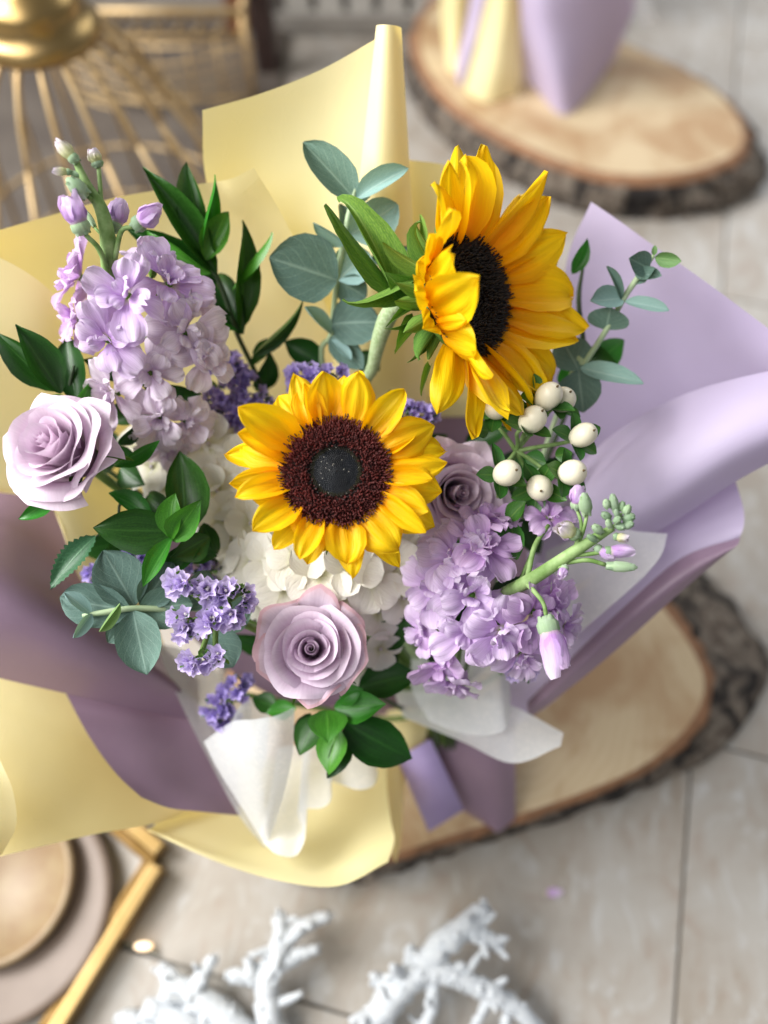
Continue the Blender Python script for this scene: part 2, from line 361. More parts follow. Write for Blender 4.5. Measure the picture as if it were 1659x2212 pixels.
M_BLACKB = mat_plain('black_bristle', '120908', '1d0f0c', rough=.5)
M_BLUEB = mat_plain('blue_black_floret', '12151a', '20262e', rough=.28, spec=.7)
M_OLIVE = mat_plain('olive_floret', '231f16', '3a3a22', rough=.45)
M_POLLEN = mat_plain('pollen', 'e6e2d2', 'f6f3e6', rough=.6)  # near-white specks: glints on the disc put in as colour
M_BERRY = mat_plain('berry', 'e8e0c4', 'f0ead4', rough=.36, scale=90, tr=.12, spec=.5, coat=.15)
M_TIP = mat_plain('berry_tip', '4a3a20', '6a5630', rough=.7)
M_YEL = mat_paper('yellow_paper', 'fcf2b8', (1, .80, .30, 1), tr=.30, rough=.55, c2='fdf5c6')
M_LAV = mat_paper('lavender_paper', 'cbbedb', (.86, .76, 1, 1), tr=.17, rough=.52, c2='cdc1dc')
M_MAU = mat_paper('mauve_paper', '967f93', (.9, .72, .85, 1), tr=.10, rough=.34, c2='927a8d')
M_TIS = mat_paper('white_tissue', 'eef1f4', (1, .99, .96, 1), tr=.36, rough=.7, fibre=.7, clear=.26, c2='f3f5f6')
M_GOLD = mat_plain('gold_metal', '9c8253', 'a98f62', rough=.34, metal=1, scale=30, bump=.05)
M_GOLDP = mat_plain('pale_gold_paint', 'b79a6c', 'c4aa80', rough=.45, metal=.5, scale=30)
M_TILE = mat_tile('floor_tile'); M_GROUT = mat_plain('grout', '8a857d', '949088', rough=.9)
M_BARK = mat_bark('bark'); M_RIM = mat_plain('cambium', '7d5a40', '9a7050', rough=.75, bump=.3, bs=120)
M_CORAL = mat_plain('white_coral', 'c6ccd2', 'd8dcdf', rough=.8, scale=200, bump=.6, bs=420, dist=.002)
# ------------------------------------------------------------------ floor
A0, A1 = Fl(1490, 1690), Fl(1456, 2212)
e1 = (A0 - A1).normalized(); e2 = V((e1.y, -e1.x, 0))
mb = MB(); mb.grid([[V((-3, -1.2, -.006)), V((3, -1.2, -.006))], [V((-3, 4.5, -.006)), V((3, 4.5, -.006))]])
floor = structure('floor', mb.build('floor', M_GROUT))
TS = .60; G = .0028
mb = MB(); mb.box((0, 0, -.004), TS - G, TS - G, .008); tile = mb.build('tile', M_TILE, flat=True)
rot = Matrix(((e2.x, e1.x, 0, 0), (e2.y, e1.y, 0, 0), (0, 0, 1, 0), (0, 0, 0, 1)))
for i in range(-4, 3):
    for j in range(-2, 6):
        c = A1 + e2 * (TS * (i + .5)) + e1 * (TS * (j + .5) - .36 + (TS / 2 if i % 2 else 0))
        if abs(c.x) < 2.2 and -.7 < c.y < 3.4:
            add('tile', tile, floor, Matrix.Translation(c) @ rot @ Matrix.Rotation(math.pi * ((i + j) % 2), 4, 'Z'))

# ------------------------------------------------------------------ slices of log
def log_slice(pts, ztop, flare, label, cen, seed, gr):
    top_ = spline([Fl(x, y, ztop) for x, y in pts + pts[:1]], 6)[:-1]
    c = sum(top_, V()) / len(top_); n = len(top_)
    root = thing('wood_slice', label, 'wood slice', (c.x, c.y, 0), gr)
    def ring(sc_, z, ja=0, fl=0):
        o = []
        for i, p in enumerate(top_):
            d = V((p.x - c.x, p.y - c.y, 0)); k = sc_ + ja * nz(i * .55 + seed, z * 60) + ja * .7 * nz(i * 1.9, z * 90, seed)
            if fl: k += fl * flare(d.normalized())
            o.append(V((c.x + d.x * k, c.y + d.y * k, z)))
        return o
    mb = MB(); r = [ring(s, ztop) for s in (.03, .25, .5, .75, .945)]; mb.grid(r, wrap=True); mb.f.append(tuple(range(n))); mb.mi.append(0)
    add('cut_face', mb.build('cut_face', mat_wood('cut_wood', cen[0], cen[1])), root)
    mb = MB(); mb.grid([ring(.945, ztop), ring(.972, ztop - .001, .03), ring(1.0, ztop - .004, .03), ring(1.0, ztop - .012, .03)], wrap=True)
    add('inner_bark', mb.build('inner_bark', M_RIM), root)
    mb = MB(); q = []
    for k in range(9):
        t = k / 8; z = ztop - .005 - (ztop - .005) * t
        q.append(ring(.985 + .05 * min(1, t * 2.5) - .03 * t * t, z, .06, min(1, t * 1.6)))
    mb.grid(q, wrap=True); add('bark', mb.build('bark', M_BARK), root)
    return root
P1 = [(1450,1300),(1510,1380),(1548,1470),(1520,1560),(1420,1655),(1280,1720),(1110,1780),(960,1825),(870,1855),(750,1880),(600,1850),(500,1700),(480,1500),(560,1300),(750,1180),(1000,1130),(1250,1160),(1380,1220)]
c1 = Fl(1130, 1480, .045)
log_slice(P1, .045, lambda d: .30 * max(0, d.x * .93 + d.y * .38) ** 5 + .012, 'thick slice of log with grey bark that the sunflower bouquet stands on', (c1.x, c1.y), 1, 'log slices used as plinths')
P2 = [(905,25),(888,80),(908,150),(960,215),(1030,268),(1130,322),(1240,366),(1350,388),(1480,384),(1580,355),(1628,312),(1602,240),(1540,180),(1450,130),(1330,80),(1200,25),(1060,-15),(950,-12)]
c2 = Fl(1400, 270, .06)
log_slice(P2, .06, lambda d: .10 * max(0, d.x) ** 3 + .02, 'oval slice of log with dark cracked bark under the plain wrapped paper feet', (c2.x, c2.y), 9, 'log slices used as plinths')

# ------------------------------------------------------------------ paper sheets
def net(rows, sm=6, wob=.0006, seed=0):
    g = [[P(*p) for p in r] for r in rows]
    g = [spline(r, sm) for r in g]
    cols = [spline([g[i][j] for i in range(len(g))], sm) for j in range(len(g[0]))]
    out = [[cols[j][i] for j in range(len(cols))] for i in range(len(cols[0]))]
    for r in out:
        for k, p in enumerate(r): r[k] = p + tocam(p) * (wob * 2 * nz(p.x * 22 + seed, p.y * 22, p.z * 22))
    return out
def solid(o, th):
    if th > .001:
        m = o.modifiers.new('thickness', 'SOLIDIFY'); m.thickness = th; m.offset = 0
def sheet(name, rows, mt, label=None, cat='wrapping paper', group=None, parent=None, th=.0003, sm=6, wob=.0006):
    mb = MB(); mb.grid(net(rows, sm, wob, len(name) + rows[0][0][0] * .01)); me = mb.build(name, mt)
    o = add(name, me, parent)
    if label: o['label'] = label
    if parent is None: o['category'] = cat
    if group: o['group'] = group
    solid(o, th); return o
def fan(name, cols, *a, **k):     # columns given instead of rows
    n = len(cols[0]); return sheet(name, [[c[i] for c in cols] for i in range(n)], *a, **k)

# yellow sheets behind and at the left
A = sheet('yellow_paper_sheet', [
    [(437,238,.505),(560,203,.502),(690,152,.497),(812,84,.488)],
    [(447,400,.54),(570,395,.545),(690,390,.54),(780,380,.528)],
    [(520,640,.585),(620,640,.59),(710,640,.588),(765,640,.575)],
    [(600,900,.635),(670,900,.64),(720,900,.635),(760,900,.625)]], M_YEL, 'tall pale yellow paper standing highest, its right edge rolled into a narrow cone')
def hem(top_, bot, mt, name, parent):   # a rolled hem: an arc of columns swept between two ends
    pass
add_rows = []
for (lx, rx, y, d, b) in [(813,867,55,.486,.008),(776,887,390,.520,.013),(742,905,650,.560,.018),(705,925,900,.610,.02)]:
    w_ = rx - lx
    add_rows.append([(lx + w_*.10, y+6, d+.012),(lx, y, d),(lx+w_*.30, y-2, d-b),(lx+w_*.75, y, d-b*.75),(rx, y+5, d+.006),(rx-w_*.1, y+8, d+.024)])
sheet('rolled_edge', add_rows, M_YEL, parent=A)
sheet('yellow_paper_sheet', [
    [(878,345,.545),(940,352,.545),(1000,364,.545),(1060,380,.545)],
    [(890,520,.57),(950,520,.57),(1010,530,.57),(1070,530,.57)],
    [(900,760,.62),(950,760,.62),(1000,760,.62),(1060,760,.62)],
    [(905,900,.64),(950,900,.64),(1000,900,.64),(1060,900,.64)]], M_YEL, 'yellow paper corner showing behind the side-turned sunflower')
sheet('yellow_paper_sheet', [
    [(-80,520,.505),(100,468,.515),(260,425,.52),(440,396,.52),(500,386,.512),(548,362,.500)],
    [(-40,600,.535),(120,570,.545),(280,540,.555),(450,520,.55),(540,500,.542),(612,470,.53)],
    [(40,760,.58),(180,740,.59),(330,720,.59),(500,700,.585),(600,680,.575),(700,650,.565)],
    [(150,950,.63),(280,940,.635),(420,930,.635),(580,900,.63),(680,880,.62),(780,860,.605)]], M_YEL, 'yellow paper with a curled corner behind the tall lilac flower spike')
sheet('yellow_paper_sheet', [
    [(-80,530,.485),(0,557,.492),(90,612,.505),(170,695,.525),(270,830,.555),(350,940,.59)],
    [(-110,700,.487),(-20,730,.497),(80,770,.512),(160,840,.535),(245,930,.565),(330,1010,.60)],
    [(-120,880,.50),(-20,900,.515),(60,930,.53),(150,990,.55),(230,1070,.575),(330,1130,.61)],
    [(-130,1040,.53),(-20,1040,.535),(85,1050,.545),(160,1180,.56),(240,1280,.58),(340,1340,.61)],
    [(-140,1060,.54),(-20,1062,.545),(112,1098,.55),(172,1248,.565),(272,1362,.585),(370,1430,.62)]], M_YEL, 'beige yellow paper folded forward behind the pale left-hand rose')
# mauve sheets at the left
sheet('mauve_paper_sheet', [
    [(-150,880,.575),(40,1000,.585),(200,1190,.595),(330,1370,.61),(430,1470,.62)],
    [(-150,1080,.55),(30,1130,.56),(180,1280,.575),(320,1400,.595),(430,1495,.61)],
    [(-150,1170,.495),(0,1240,.503),(150,1330,.523),(300,1420,.553),(430,1520,.59)],
    [(-150,1300,.490),(0,1345,.498),(160,1410,.520),(300,1475,.553),(430,1538,.595)],
    [(-150,1425,.525),(0,1465,.535),(150,1500,.548),(290,1532,.57),(430,1558,.605)]], M_MAU, 'mauve paper rolled outward in a wide fold over the yellow sheet')
sheet('mauve_paper_sheet', [
    [(138,1490,.562),(260,1512,.578),(380,1535,.60),(500,1565,.61)],
    [(192,1590,.547),(300,1605,.562),(400,1625,.58),(510,1650,.60)],
    [(250,1670,.532),(335,1690,.545),(420,1700,.565),(515,1710,.585)],
    [(305,1722,.522),(365,1745,.533),(440,1754,.548),(520,1762,.57)]], M_MAU, 'dark mauve paper corner tucked between the yellow sheets and white tissue')
# yellow sheets at the front
sheet('yellow_paper_sheet', [
    [(-140,1380,.55),(60,1430,.57),(200,1475,.59),(350,1520,.62),(470,1560,.645)],
    [(-140,1560,.525),(60,1580,.55),(220,1610,.575),(360,1650,.605),(490,1680,.63)],
    [(-140,1740,.50),(60,1740,.525),(220,1730,.553),(360,1730,.585),(500,1730,.615)],
    [(-140,1885,.497),(25,1844,.508),(200,1803,.535),(330,1780,.565),(428,1750,.60)]], M_YEL, 'broad yellow paper flap below the mauve fold, over the gold bar')
sheet('yellow_paper_sheet', [
    [(-140,1590,.492),(-60,1608,.484),(-2,1638,.482)],
    [(-140,1700,.488),(-50,1703,.478),(27,1706,.484)],
    [(-140,1780,.486),(-50,1785,.477),(35,1782,.486)],
    [(-140,1862,.486),(-50,1857,.480),(4,1846,.490)]], M_YEL, 'bright yellow paper corner curled over beside the broad yellow flap')
sheet('yellow_paper_sheet', [
    [(400,1640,.64),(520,1640,.645),(640,1640,.65),(740,1640,.65),(836,1610,.645)],
    [(370,1720,.615),(500,1745,.615),(620,1755,.618),(730,1755,.62),(836,1700,.62)],
    [(335,1780,.58),(480,1825,.572),(610,1845,.57),(730,1845,.575),(845,1775,.59)],
    [(322,1790,.57),(470,1850,.555),(605,1885,.548),(735,1895,.545),(852,1815,.57)],
    [(318,1794,.57),(465,1860,.55),(600,1902,.54),(730,1914,.535),(838,1862,.555)]], M_YEL, 'yellow paper with a rounded lip hanging lowest, over the stone tiles')
sheet('yellow_paper_sheet', [
    [(834,1600,.635),(862,1600,.65),(880,1600,.68)],
    [(836,1700,.628),(864,1725,.64),(872,1730,.67)],
    [(846,1790,.60),(858,1800,.615),(866,1810,.65)],
    [(848,1850,.60),(852,1860,.615),(855,1862,.65)]], M_YEL, 'narrow yellow paper edge beside the lavender gift tag')
sheet('yellow_paper_sheet', [
    [(835,1535,.645),(880,1530,.638),(930,1545,.645)],
    [(848,1590,.648),(885,1590,.640),(918,1598,.648)],
    [(856,1640,.66),(880,1652,.652),(900,1645,.66)]], M_YEL, 'small yellow paper fold above the lavender gift tag')
# lavender sheets at the right
sheet('lavender_paper_sheet', [
    [(1277,436,.535),(1335,475,.53),(1400,522,.525),(1540,620,.518),(1740,770,.512)],
    [(1225,560,.568),(1300,590,.567),(1400,640,.56),(1540,725,.548),(1740,840,.525)],
    [(1200,760,.605),(1290,750,.60),(1395,770,.59),(1520,815,.575),(1740,880,.545)],
    [(1150,960,.64),(1230,935,.635),(1335,935,.625),(1480,915,.605),(1740,930,.57)],
    [(1100,1150,.665),(1200,1110,.66),(1300,1080,.655),(1460,1030,.635),(1740,990,.60)]], M_LAV, 'lavender paper with a high pointed corner behind the eucalyptus sprig')
sheet('lavender_paper_sheet', [
    [(1750,785,.512),(1600,815,.522),(1470,855,.537),(1350,920,.557),(1240,1010,.582),(1140,1100,.61)],
    [(1750,850,.488),(1600,885,.498),(1465,945,.515),(1345,1015,.54),(1235,1095,.57),(1140,1160,.60)],
    [(1750,920,.488),(1600,975,.498),(1465,1055,.515),(1345,1125,.542),(1240,1195,.575),(1140,1250,.605)],
    [(1750,955,.520),(1600,1034,.53),(1475,1115,.547),(1365,1185,.57),(1265,1255,.60),(1140,1330,.63)]], M_LAV, 'lavender paper rolled into a broad tube beside the white berries')
sheet('lavender_paper_sheet', [
    [(1588,1036,.562),(1540,1060,.568),(1430,1130,.58),(1320,1215,.597),(1200,1315,.62),(1080,1410,.64)],
    [(1607,1105,.545),(1535,1130,.555),(1425,1195,.568),(1300,1295,.588),(1190,1390,.612),(1080,1475,.635)],
    [(1602,1152,.54),(1525,1190,.552),(1405,1270,.565),(1290,1365,.585),(1180,1455,.61),(1080,1535,.635)],
    [(1578,1180,.555),(1485,1262,.567),(1385,1352,.58),(1275,1445,.60),(1175,1530,.625),(1080,1580,.645)]], M_LAV, 'lavender paper with a rounded end under the broad paper tube')
sheet('lavender_paper_sheet', [
    [(1600,1160,.537),(1475,1204,.548),(1360,1300,.560),(1250,1405,.58),(1140,1515,.61)],
    [(1592,1178,.530),(1490,1235,.540),(1370,1330,.553),(1260,1430,.573),(1140,1535,.605)],
    [(1565,1200,.540),(1478,1272,.550),(1362,1377,.566),(1262,1462,.586),(1140,1555,.615)]], M_MAU, 'pinkish lavender paper hem folded back above the cut log face')
# white tissue
TG = dict(cat='tissue paper', th=.0003)
sheet('white_tissue_sheet', [
    [(1442,1153,.538),(1380,1148,.543),(1300,1140,.555),(1180,1190,.58)],
    [(1428,1200,.530),(1362,1220,.540),(1280,1262,.556),(1170,1310,.58)],
    [(1392,1245,.530),(1330,1300,.540),(1248,1368,.558),(1140,1440,.585)]], M_TIS, 'white tissue point lying against the lavender paper behind the bud spike', **TG)
J = sheet('white_tissue_sheet', [
    [(850,1490,.615),(980,1500,.60),(1100,1522,.58),(1217,1583,.560)],
    [(862,1525,.602),(985,1558,.582),(1105,1590,.565),(1214,1597,.556)],
    [(872,1550,.59),(1000,1603,.570),(1108,1649,.556),(1211,1612,.552)]], M_TIS, 'white tissue flap with a blunt end over the log face', **TG)
sheet('fold', [
    [(890,1400,.615),(1000,1400,.60),(1070,1390,.585),(1096,1400,.592)],
    [(890,1490,.60),(1000,1495,.58),(1075,1490,.564),(1102,1490,.575)],
    [(930,1560,.585),(1020,1588,.568),(1085,1580,.558),(1102,1545,.568)]], M_TIS, parent=J, th=.0003)
Kt = sheet('white_tissue_sheet', [
    [(440,1602,.548),(500,1560,.530),(548,1554,.520),(595,1546,.517),(636,1528,.521)],
    [(472,1665,.552),(512,1640,.532),(556,1632,.522),(596,1627,.520),(633,1622,.526)],
    [(522,1745,.556),(542,1732,.542),(566,1727,.535),(590,1722,.535),(613,1716,.540)],
    [(572,1826,.562),(578,1818,.556),(583,1808,.554),(588,1798,.554),(596,1772,.555)]], M_TIS, 'crisp white tissue cone curled open below the statice', **TG)
sheet('curl', [
    [(498,1560,.528),(518,1526,.532),(546,1510,.538),(575,1518,.543),(582,1542,.540),(556,1554,.526)],
    [(508,1600,.534),(525,1575,.542),(550,1565,.552),(574,1573,.558),(578,1590,.552),(556,1600,.542)],
    [(520,1660,.545),(535,1645,.55),(552,1640,.556),(570,1645,.56),(573,1655,.557),(558,1665,.55)]], M_TIS, parent=Kt, th=.0003)
sheet('white_tissue_sheet', [
    [(335,1390,.578),(385,1400,.593),(440,1430,.61),(540,1500,.64)],
    [(372,1480,.573),(412,1500,.583),(455,1540,.597),(550,1590,.62)],
    [(432,1605,.570),(458,1625,.575),(494,1655,.582),(566,1690,.60)],
    [(510,1752,.565),(530,1762,.567),(552,1777,.57),(578,1792,.575)],
    [(566,1826,.563),(571,1829,.564),(576,1830,.565),(582,1826,.566)]], M_TIS, 'thin white tissue band running down the edge of the mauve paper', **TG)
def cone_roll(a, b, r0, r1, a0, a1, mt, label, n=14, k=8):
    A_, B_ = P(*a), P(*b); ax = (B_ - A_).normalized(); u = (RT - ax * RT.dot(ax)).normalized(); v = ax.cross(u)
    rows = []
    for i in range(k + 1):
        t = i / k; c = A_.lerp(B_, t); r = r0 + (r1 - r0) * t
        rows.append([c + (u * math.cos(q) + v * math.sin(q)) * r * (1 - .12 * j / n) for j, q in ((j, a0 + (a1 - a0) * j / n) for j in range(n + 1))])
    mb = MB(); mb.grid(rows); o = top('white_tissue_roll', mb.build('white_tissue_roll', mt), label, 'tissue paper', 'tissue rolls in the yellow lip'); solid(o, .0003)
lip = [(560,1800,.566),(574,1824,.556),(600,1846,.546),(640,1848,.546),(660,1802,.554),(642,1762,.568),(662,1748,.562),(694,1746,.556),(714,1730,.556),(716,1700,.564),(704,1684,.576),(736,1694,.572),(772,1706,.564),(806,1698,.566),(816,1668,.576),(800,1650,.588)]
mid = [(x * .55 + (690 + (x - 690) * .62) * .45, y - 75 - (1850 - y) * .08, d * .5 + .295 + (d - .56) * .25) for x, y, d in lip]
upr = [(690 + (x - 690) * .7, 1600 - (x - 690) * .12, .606 + (d - .56) * .3) for x, y, d in lip]
sheet('white_tissue_sheet', [upr, mid, lip], M_TIS, 'translucent tissue ruffled into open rolls inside the lowest yellow lip', sm=5, wob=.0003, **TG)
# foot of the wrapping on the log
zf = .047
f1, f2, f3 = Fl(1075, 1797, zf), Fl(1112, 1745, zf), Fl(1000, 1690, zf)
def dep(p): return (p - CAMP).dot(FW)
sheet('mauve_paper_sheet', [
    [(845,1570,.665),(940,1545,.655),(1040,1545,.65),(1112,1570,.66)],
    [(865,1650,.682),(970,1640,.668),(1060,1650,.665),(1113,1660,.68)],
    [(930,1725,.70),(1015,1725,.69),(1075,1730,.69),(1113,1720,.70)],
    [(1000,1750,dep(Fl(1000,1750,zf))),(1062,1790,dep(Fl(1062,1790,zf))),(1078,1797,dep(Fl(1078,1797,zf))),(1112,1770,dep(Fl(1112,1770,zf)))]], M_MAU, 'mauve paper foot of the bouquet standing on the log face')
tg = [Fl(*q, zf + h) for q, h in (((858,1640),.10),((930,1596),.105),((1002,1748),.045),((926,1796),.03))]
mb = MB(); mb.grid([[tg[0], tg[1]], [tg[3], tg[2]]]); 
o = top('gift_tag', mb.build('gift_tag', mat_plain('lavender_card', 'bda8dd', 'c4b0e2', rough=.5)), 'flat lavender card tag tucked against the foot of the mauve paper', 'tag'); solid(o, .0012)
# inner cone that closes the bouquet underneath
BIND = V((.045, .19, .17)); FOOT = V((.05, .165, .047))
rim = [(640,860,.625),(800,850,.635),(980,860,.64),(1130,900,.635),(1230,1010,.62),(1220,1180,.615),(1130,1340,.62),(980,1440,.625),(850,1480,.625),(700,1530,.63),(560,1490,.63),(430,1390,.615),(330,1270,.605),(280,1100,.605),(350,960,.62),(490,890,.625)]
rp = spline([P(*p) for p in rim + rim[:1]], 3); n_ = len(rp); rows = []
for c, r in ((FOOT, .030), (FOOT.lerp(BIND, .45), .022), (BIND, .024)):
    rows.append([c + V((p.x - BIND.x, p.y - BIND.y, 0)).normalized() * r for p in rp])
for t in (.25, .5, .75, 1): rows.append([q.lerp(p, t) + V((0, 0, -.025 * math.sin(math.pi * t))) for p, q in zip(rp, rows[2])])
mb = MB(); mb.grid(rows); o = top('inner_wrap', mb.build('inner_wrap', M_MAU), 'dark mauve inner wrap gathered round the stems', 'wrapping paper'); solid(o, .0005)

# ------------------------------------------------------------------ the second wrapped bouquet
sb = thing('wrapped_bouquet', 'second bouquet seen only by its yellow and lavender paper feet on the oval log', 'bouquet', Fl(1180, 190, .06))
def df(x, y): return dep(Fl(x, y, .062))
for nm, mt, cols in (
    ('lavender_sheet', M_LAV, [[(1128,-260,.98),(1128,-60,1.06),(1125,60,1.13),(1150,185,df(1150,185))],[(1180,-260,.95),(1180,-60,1.03),(1185,80,1.10),(1212,248,df(1212,248))],[(1300,-260,.96),(1295,-60,1.04),(1280,60,1.11),(1262,215,df(1262,215))],[(1420,-260,1.00),(1395,-60,1.09),(1370,20,1.15),(1330,120,df(1330,120))]]),
    ('lavender_pleat', M_LAV, [[(1115,-260,1.0),(1112,-60,1.08),(1120,60,1.14),(1135,180,df(1135,180))],[(1150,-260,.965),(1150,-60,1.045),(1160,60,1.115),(1170,190,1.19)],[(1160,-260,.98),(1165,-60,1.06),(1180,60,1.13),(1190,195,1.2)]]),
    ('yellow_sheet', M_YEL, [[(1070,-260,1.0),(1065,-60,1.09),(1040,60,1.15),(1002,195,df(1002,195))],[(1100,-260,.98),(1095,-60,1.06),(1080,80,1.13),(1050,222,df(1050,222))],[(1130,-260,1.0),(1128,-60,1.08),(1122,80,1.14),(1118,205,df(1118,205))]]),
    ('lavender_strip', M_LAV, [[(1030,-260,1.03),(1022,-60,1.11),(1005,60,1.18),(980,165,1.245)],[(1062,-260,1.01),(1058,-60,1.09),(1030,60,1.165),(995,185,df(995,185))]]),
    ('pale_yellow_sheet', M_YEL, [[(950,-260,1.06),(950,-60,1.16),(955,60,1.23),(968,150,df(968,150))],[(1000,-260,1.04),(995,-60,1.13),(985,60,1.2),(985,160,df(985,160))],[(1035,-260,1.06),(1030,-60,1.15),(1010,60,1.21),(992,150,1.25)]])):
    fan(nm, cols, mt, parent=sb, wob=.001)
mb = MB(); q = [P(1375,-60,1.1), P(1385,0,1.12), P(1398,40,1.14), P(1405,52,1.15)]
mb.grid([[p - RT * .012, p + RT * .012] for p in spline(q, 4)]); o = add('ribbon_end', mb.build('ribbon_end', M_TIS), sb); solid(o, .0004)

# ------------------------------------------------------------------ birdcage
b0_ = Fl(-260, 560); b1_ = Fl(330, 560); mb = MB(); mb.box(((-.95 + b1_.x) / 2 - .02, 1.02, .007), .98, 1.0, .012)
o = top('display_board', mb.build('display_board', mat_plain('weathered_board', '4d453f', '5d554d', rough=.6, scale=14), flat=True), 'dark slab added under the birdcage for the furniture shade on the tiles', 'board')  # added slab; its dark colour stands for furniture shade on the floor
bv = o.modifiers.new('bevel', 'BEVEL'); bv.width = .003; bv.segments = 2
cc = P(78, 52, .80); cc = V((cc.x, cc.y, 0)); hz = .342
cage = thing('birdcage', 'gold wire birdcage with a stepped metal cap and splayed ribs', 'birdcage', cc)
T = Matrix.Translation(cc)
mb = MB(); mb.lathe([(.052, hz - .012), (.060, hz - .008), (.061, hz), (.055, hz + .008), (.046, hz + .014), (.048, hz + .022), (.044, hz + .032), (.030, hz + .040), (.018, hz + .046), (.013, hz + .058), (.016, hz + .066), (.010, hz + .078), (.001, hz + .082)], 40, T)
add('cap', mb.build('cap', M_GOLD), cage)
for i in range(17):
    a = 2 * math.pi * (i + .3) / 17; dv = V((math.cos(a), math.sin(a), 0))
    mb = MB(); mb.tube([cc + dv * r + V((0, 0, z)) for r, z in ((.050, hz - .006), (.070, hz - .022), (.090, hz - .050), (.106, hz - .085))], .0032, 7, 3)
    mb.tube([cc + dv * r + V((0, 0, z)) for r, z in ((.106, hz - .085), (.150, hz - .17), (.172, .01))], .0032, 7, 1)
    add('rib', mb.build('rib', M_GOLDP), cage)
for r, z in ((.166, .09), (.172, .012)):
    mb = MB(); mb.tube([cc + V((math.cos(2 * math.pi * k / 40) * r, math.sin(2 * math.pi * k / 40) * r, z)) for k in range(41)], .0026, 6, 1)
    add('hoop', mb.build('hoop', M_GOLDP), cage)
mb = MB(); mb.lathe([(.165, 0), (.178, 0), (.178, .008), (.165, .010), (.001, .010)], 40, T); add('base', mb.build('base', M_GOLDP), cage)

# ------------------------------------------------------------------ gold wire rack, wooden crate and slatted crate behind it
q = Fl(552, 230); rk = thing('wire_rack', 'gold wire rack with curved rungs and filigree band behind the birdcage', 'rack', q)
wl, hh, dp = .27, .145, .14
def bar(name, pts, r, parent, mt=M_GOLDP, sm=1, n=6):
    mb = MB(); mb.tube(pts, r, n, sm); return add(name, mb.build(name, mt), parent)
for x, y in ((0, 0), (-wl, 0), (0, dp), (-wl, dp)):
    bar('post', [q + V((x, y, 0)), q + V((x, y, hh))], .0055, rk)
for y in (0, dp):
    for z in (hh, hh - .035, .012): bar('rail', [q + V((0, y, z)), q + V((-wl, y, z))], .004 if z < hh else .006, rk)
for x in (0, -wl): bar('rail', [q + V((x, 0, hh)), q + V((x, dp, hh))], .005, rk)
for k in range(6):
    z = hh - .045 - k * .02; bar('rung', [q + V((-x * wl, -.006 - .03 * math.sin(math.pi * x), z - .012 * math.sin(math.pi * x))) for x in (0, .25, .5, .75, 1)], .0022, rk, sm=3)
for k in range(1, 6): bar('upright', [q + V((-wl * k / 6, 0, .01)), q + V((-wl * k / 6, 0, hh - .035))], .0022, rk)
for k in range(9):
    c = q + V((-wl * (k + .5) / 9, 0, hh - .018)); mb = MB()
    mb.tube([c + V((math.cos(a) * .012, -.002, math.sin(a) * .013)) for a in [2 * math.pi * i / 10 for i in range(11)]], .002, 5, 1); add('scroll', mb.build('scroll', M_GOLD), rk)
M_RED = mat_plain('red_brown_wood', '8a5a3c', '7a4a30', rough=.6); M_DARK = mat_plain('dark_wood', '2b1c19', '35231f', rough=.6)
M_GREYW = mat_plain('grey_paint', '8f8a84', 'a19c95', rough=.7); M_PALEW = mat_plain('white_paint', 'b9b6b0', 'c6c3bd', rough=.7)
q2 = Fl(498, 215) + V((0, .18, 0)); cr8 = thing('wooden_crate', 'red-brown wooden crate standing behind the gold wire rack', 'crate', q2)
for x in (0, -.30):
    mb = MB(); mb.box((q2.x + x, q2.y, .11), .032, .032, .22); add('post', mb.build('post', M_RED, flat=True), cr8)
for z in (.03, .10, .17):
    mb = MB(); mb.box((q2.x - .15, q2.y + .024, z), .33, .014, .05); add('board', mb.build('board', M_GREYW, flat=True), cr8)
q3 = Fl(560, 205) + V((0.012, .06, 0)); mb = MB(); mb.box((q3.x, q3.y, .15), .03, .05, .30)
top('dark_post', mb.build('dark_post', M_DARK, flat=True), 'dark brown upright post between the wire rack and pale slats', 'post')
q4 = Fl(575, 140) + V((.03, .10, 0)); pc = thing('slatted_crate', 'pale grey slatted crate behind the tall yellow paper', 'crate', q4)
for k in range(10):
    mb = MB(); mb.box((q4.x + .02 + k * .052, q4.y, .135), .040, .012, .25); add('slat', mb.build('slat', M_PALEW, flat=True), pc)
for z in (.02, .15, .27):
    mb = MB(); mb.box((q4.x + .26, q4.y - .014, z), .56, .016, .03); add('rail', mb.build('rail', M_GREYW, flat=True), pc)
mb = MB(); mb.box((q4.x + .26, q4.y + .03, .14), .56, .012, .28); add('back_panel', mb.build('back_panel', M_GREYW, flat=True), pc)

# ------------------------------------------------------------------ gold frame, dish, coral and small things on the floor
gA, gB, gC = Fl(345, 1850, .012), Fl(70, 2290, .012), Fl(215, 1740, .012)
M_BRZ = mat_plain('bronze', '6b5430', '7a6240', rough=.4, metal=1)  # darker strip beside the bar: shade of its side put into the colour
gf = thing('gold_frame', 'square gold metal frame bar lying across the tiles', 'frame', gA)
for a, b in ((gA, gB), (gC, gA)):
    d = (b - a); L = d.length; M = frame(a, d, V((0, 0, 1)))
    for nm, x, wd, zt in (('bar', -.005, .013, .024), ('ledge', .0065, .010, .014)):
        mb = MB(); mb.box((x, L / 2 + (.006 if a == gA else .0), zt / 2 - .012), wd, L, zt, M); o = add(nm, mb.build(nm, M_GOLD if nm == 'bar' else M_BRZ, flat=True), gf)
        bv = o.modifiers.new('bevel', 'BEVEL'); bv.width = .002; bv.segments = 2
dc = Fl(20, 1960, .0); M_DISH = mat_plain('rosy_wood', '7a6a5e', '86766a', rough=.5, scale=20); M_TAN = mat_plain('tan_rim', '8a7152', '95805f', rough=.45)
M_PLATE = mat_plain('beige_glaze', '827a70', '8d857a', rough=.7, scale=15)
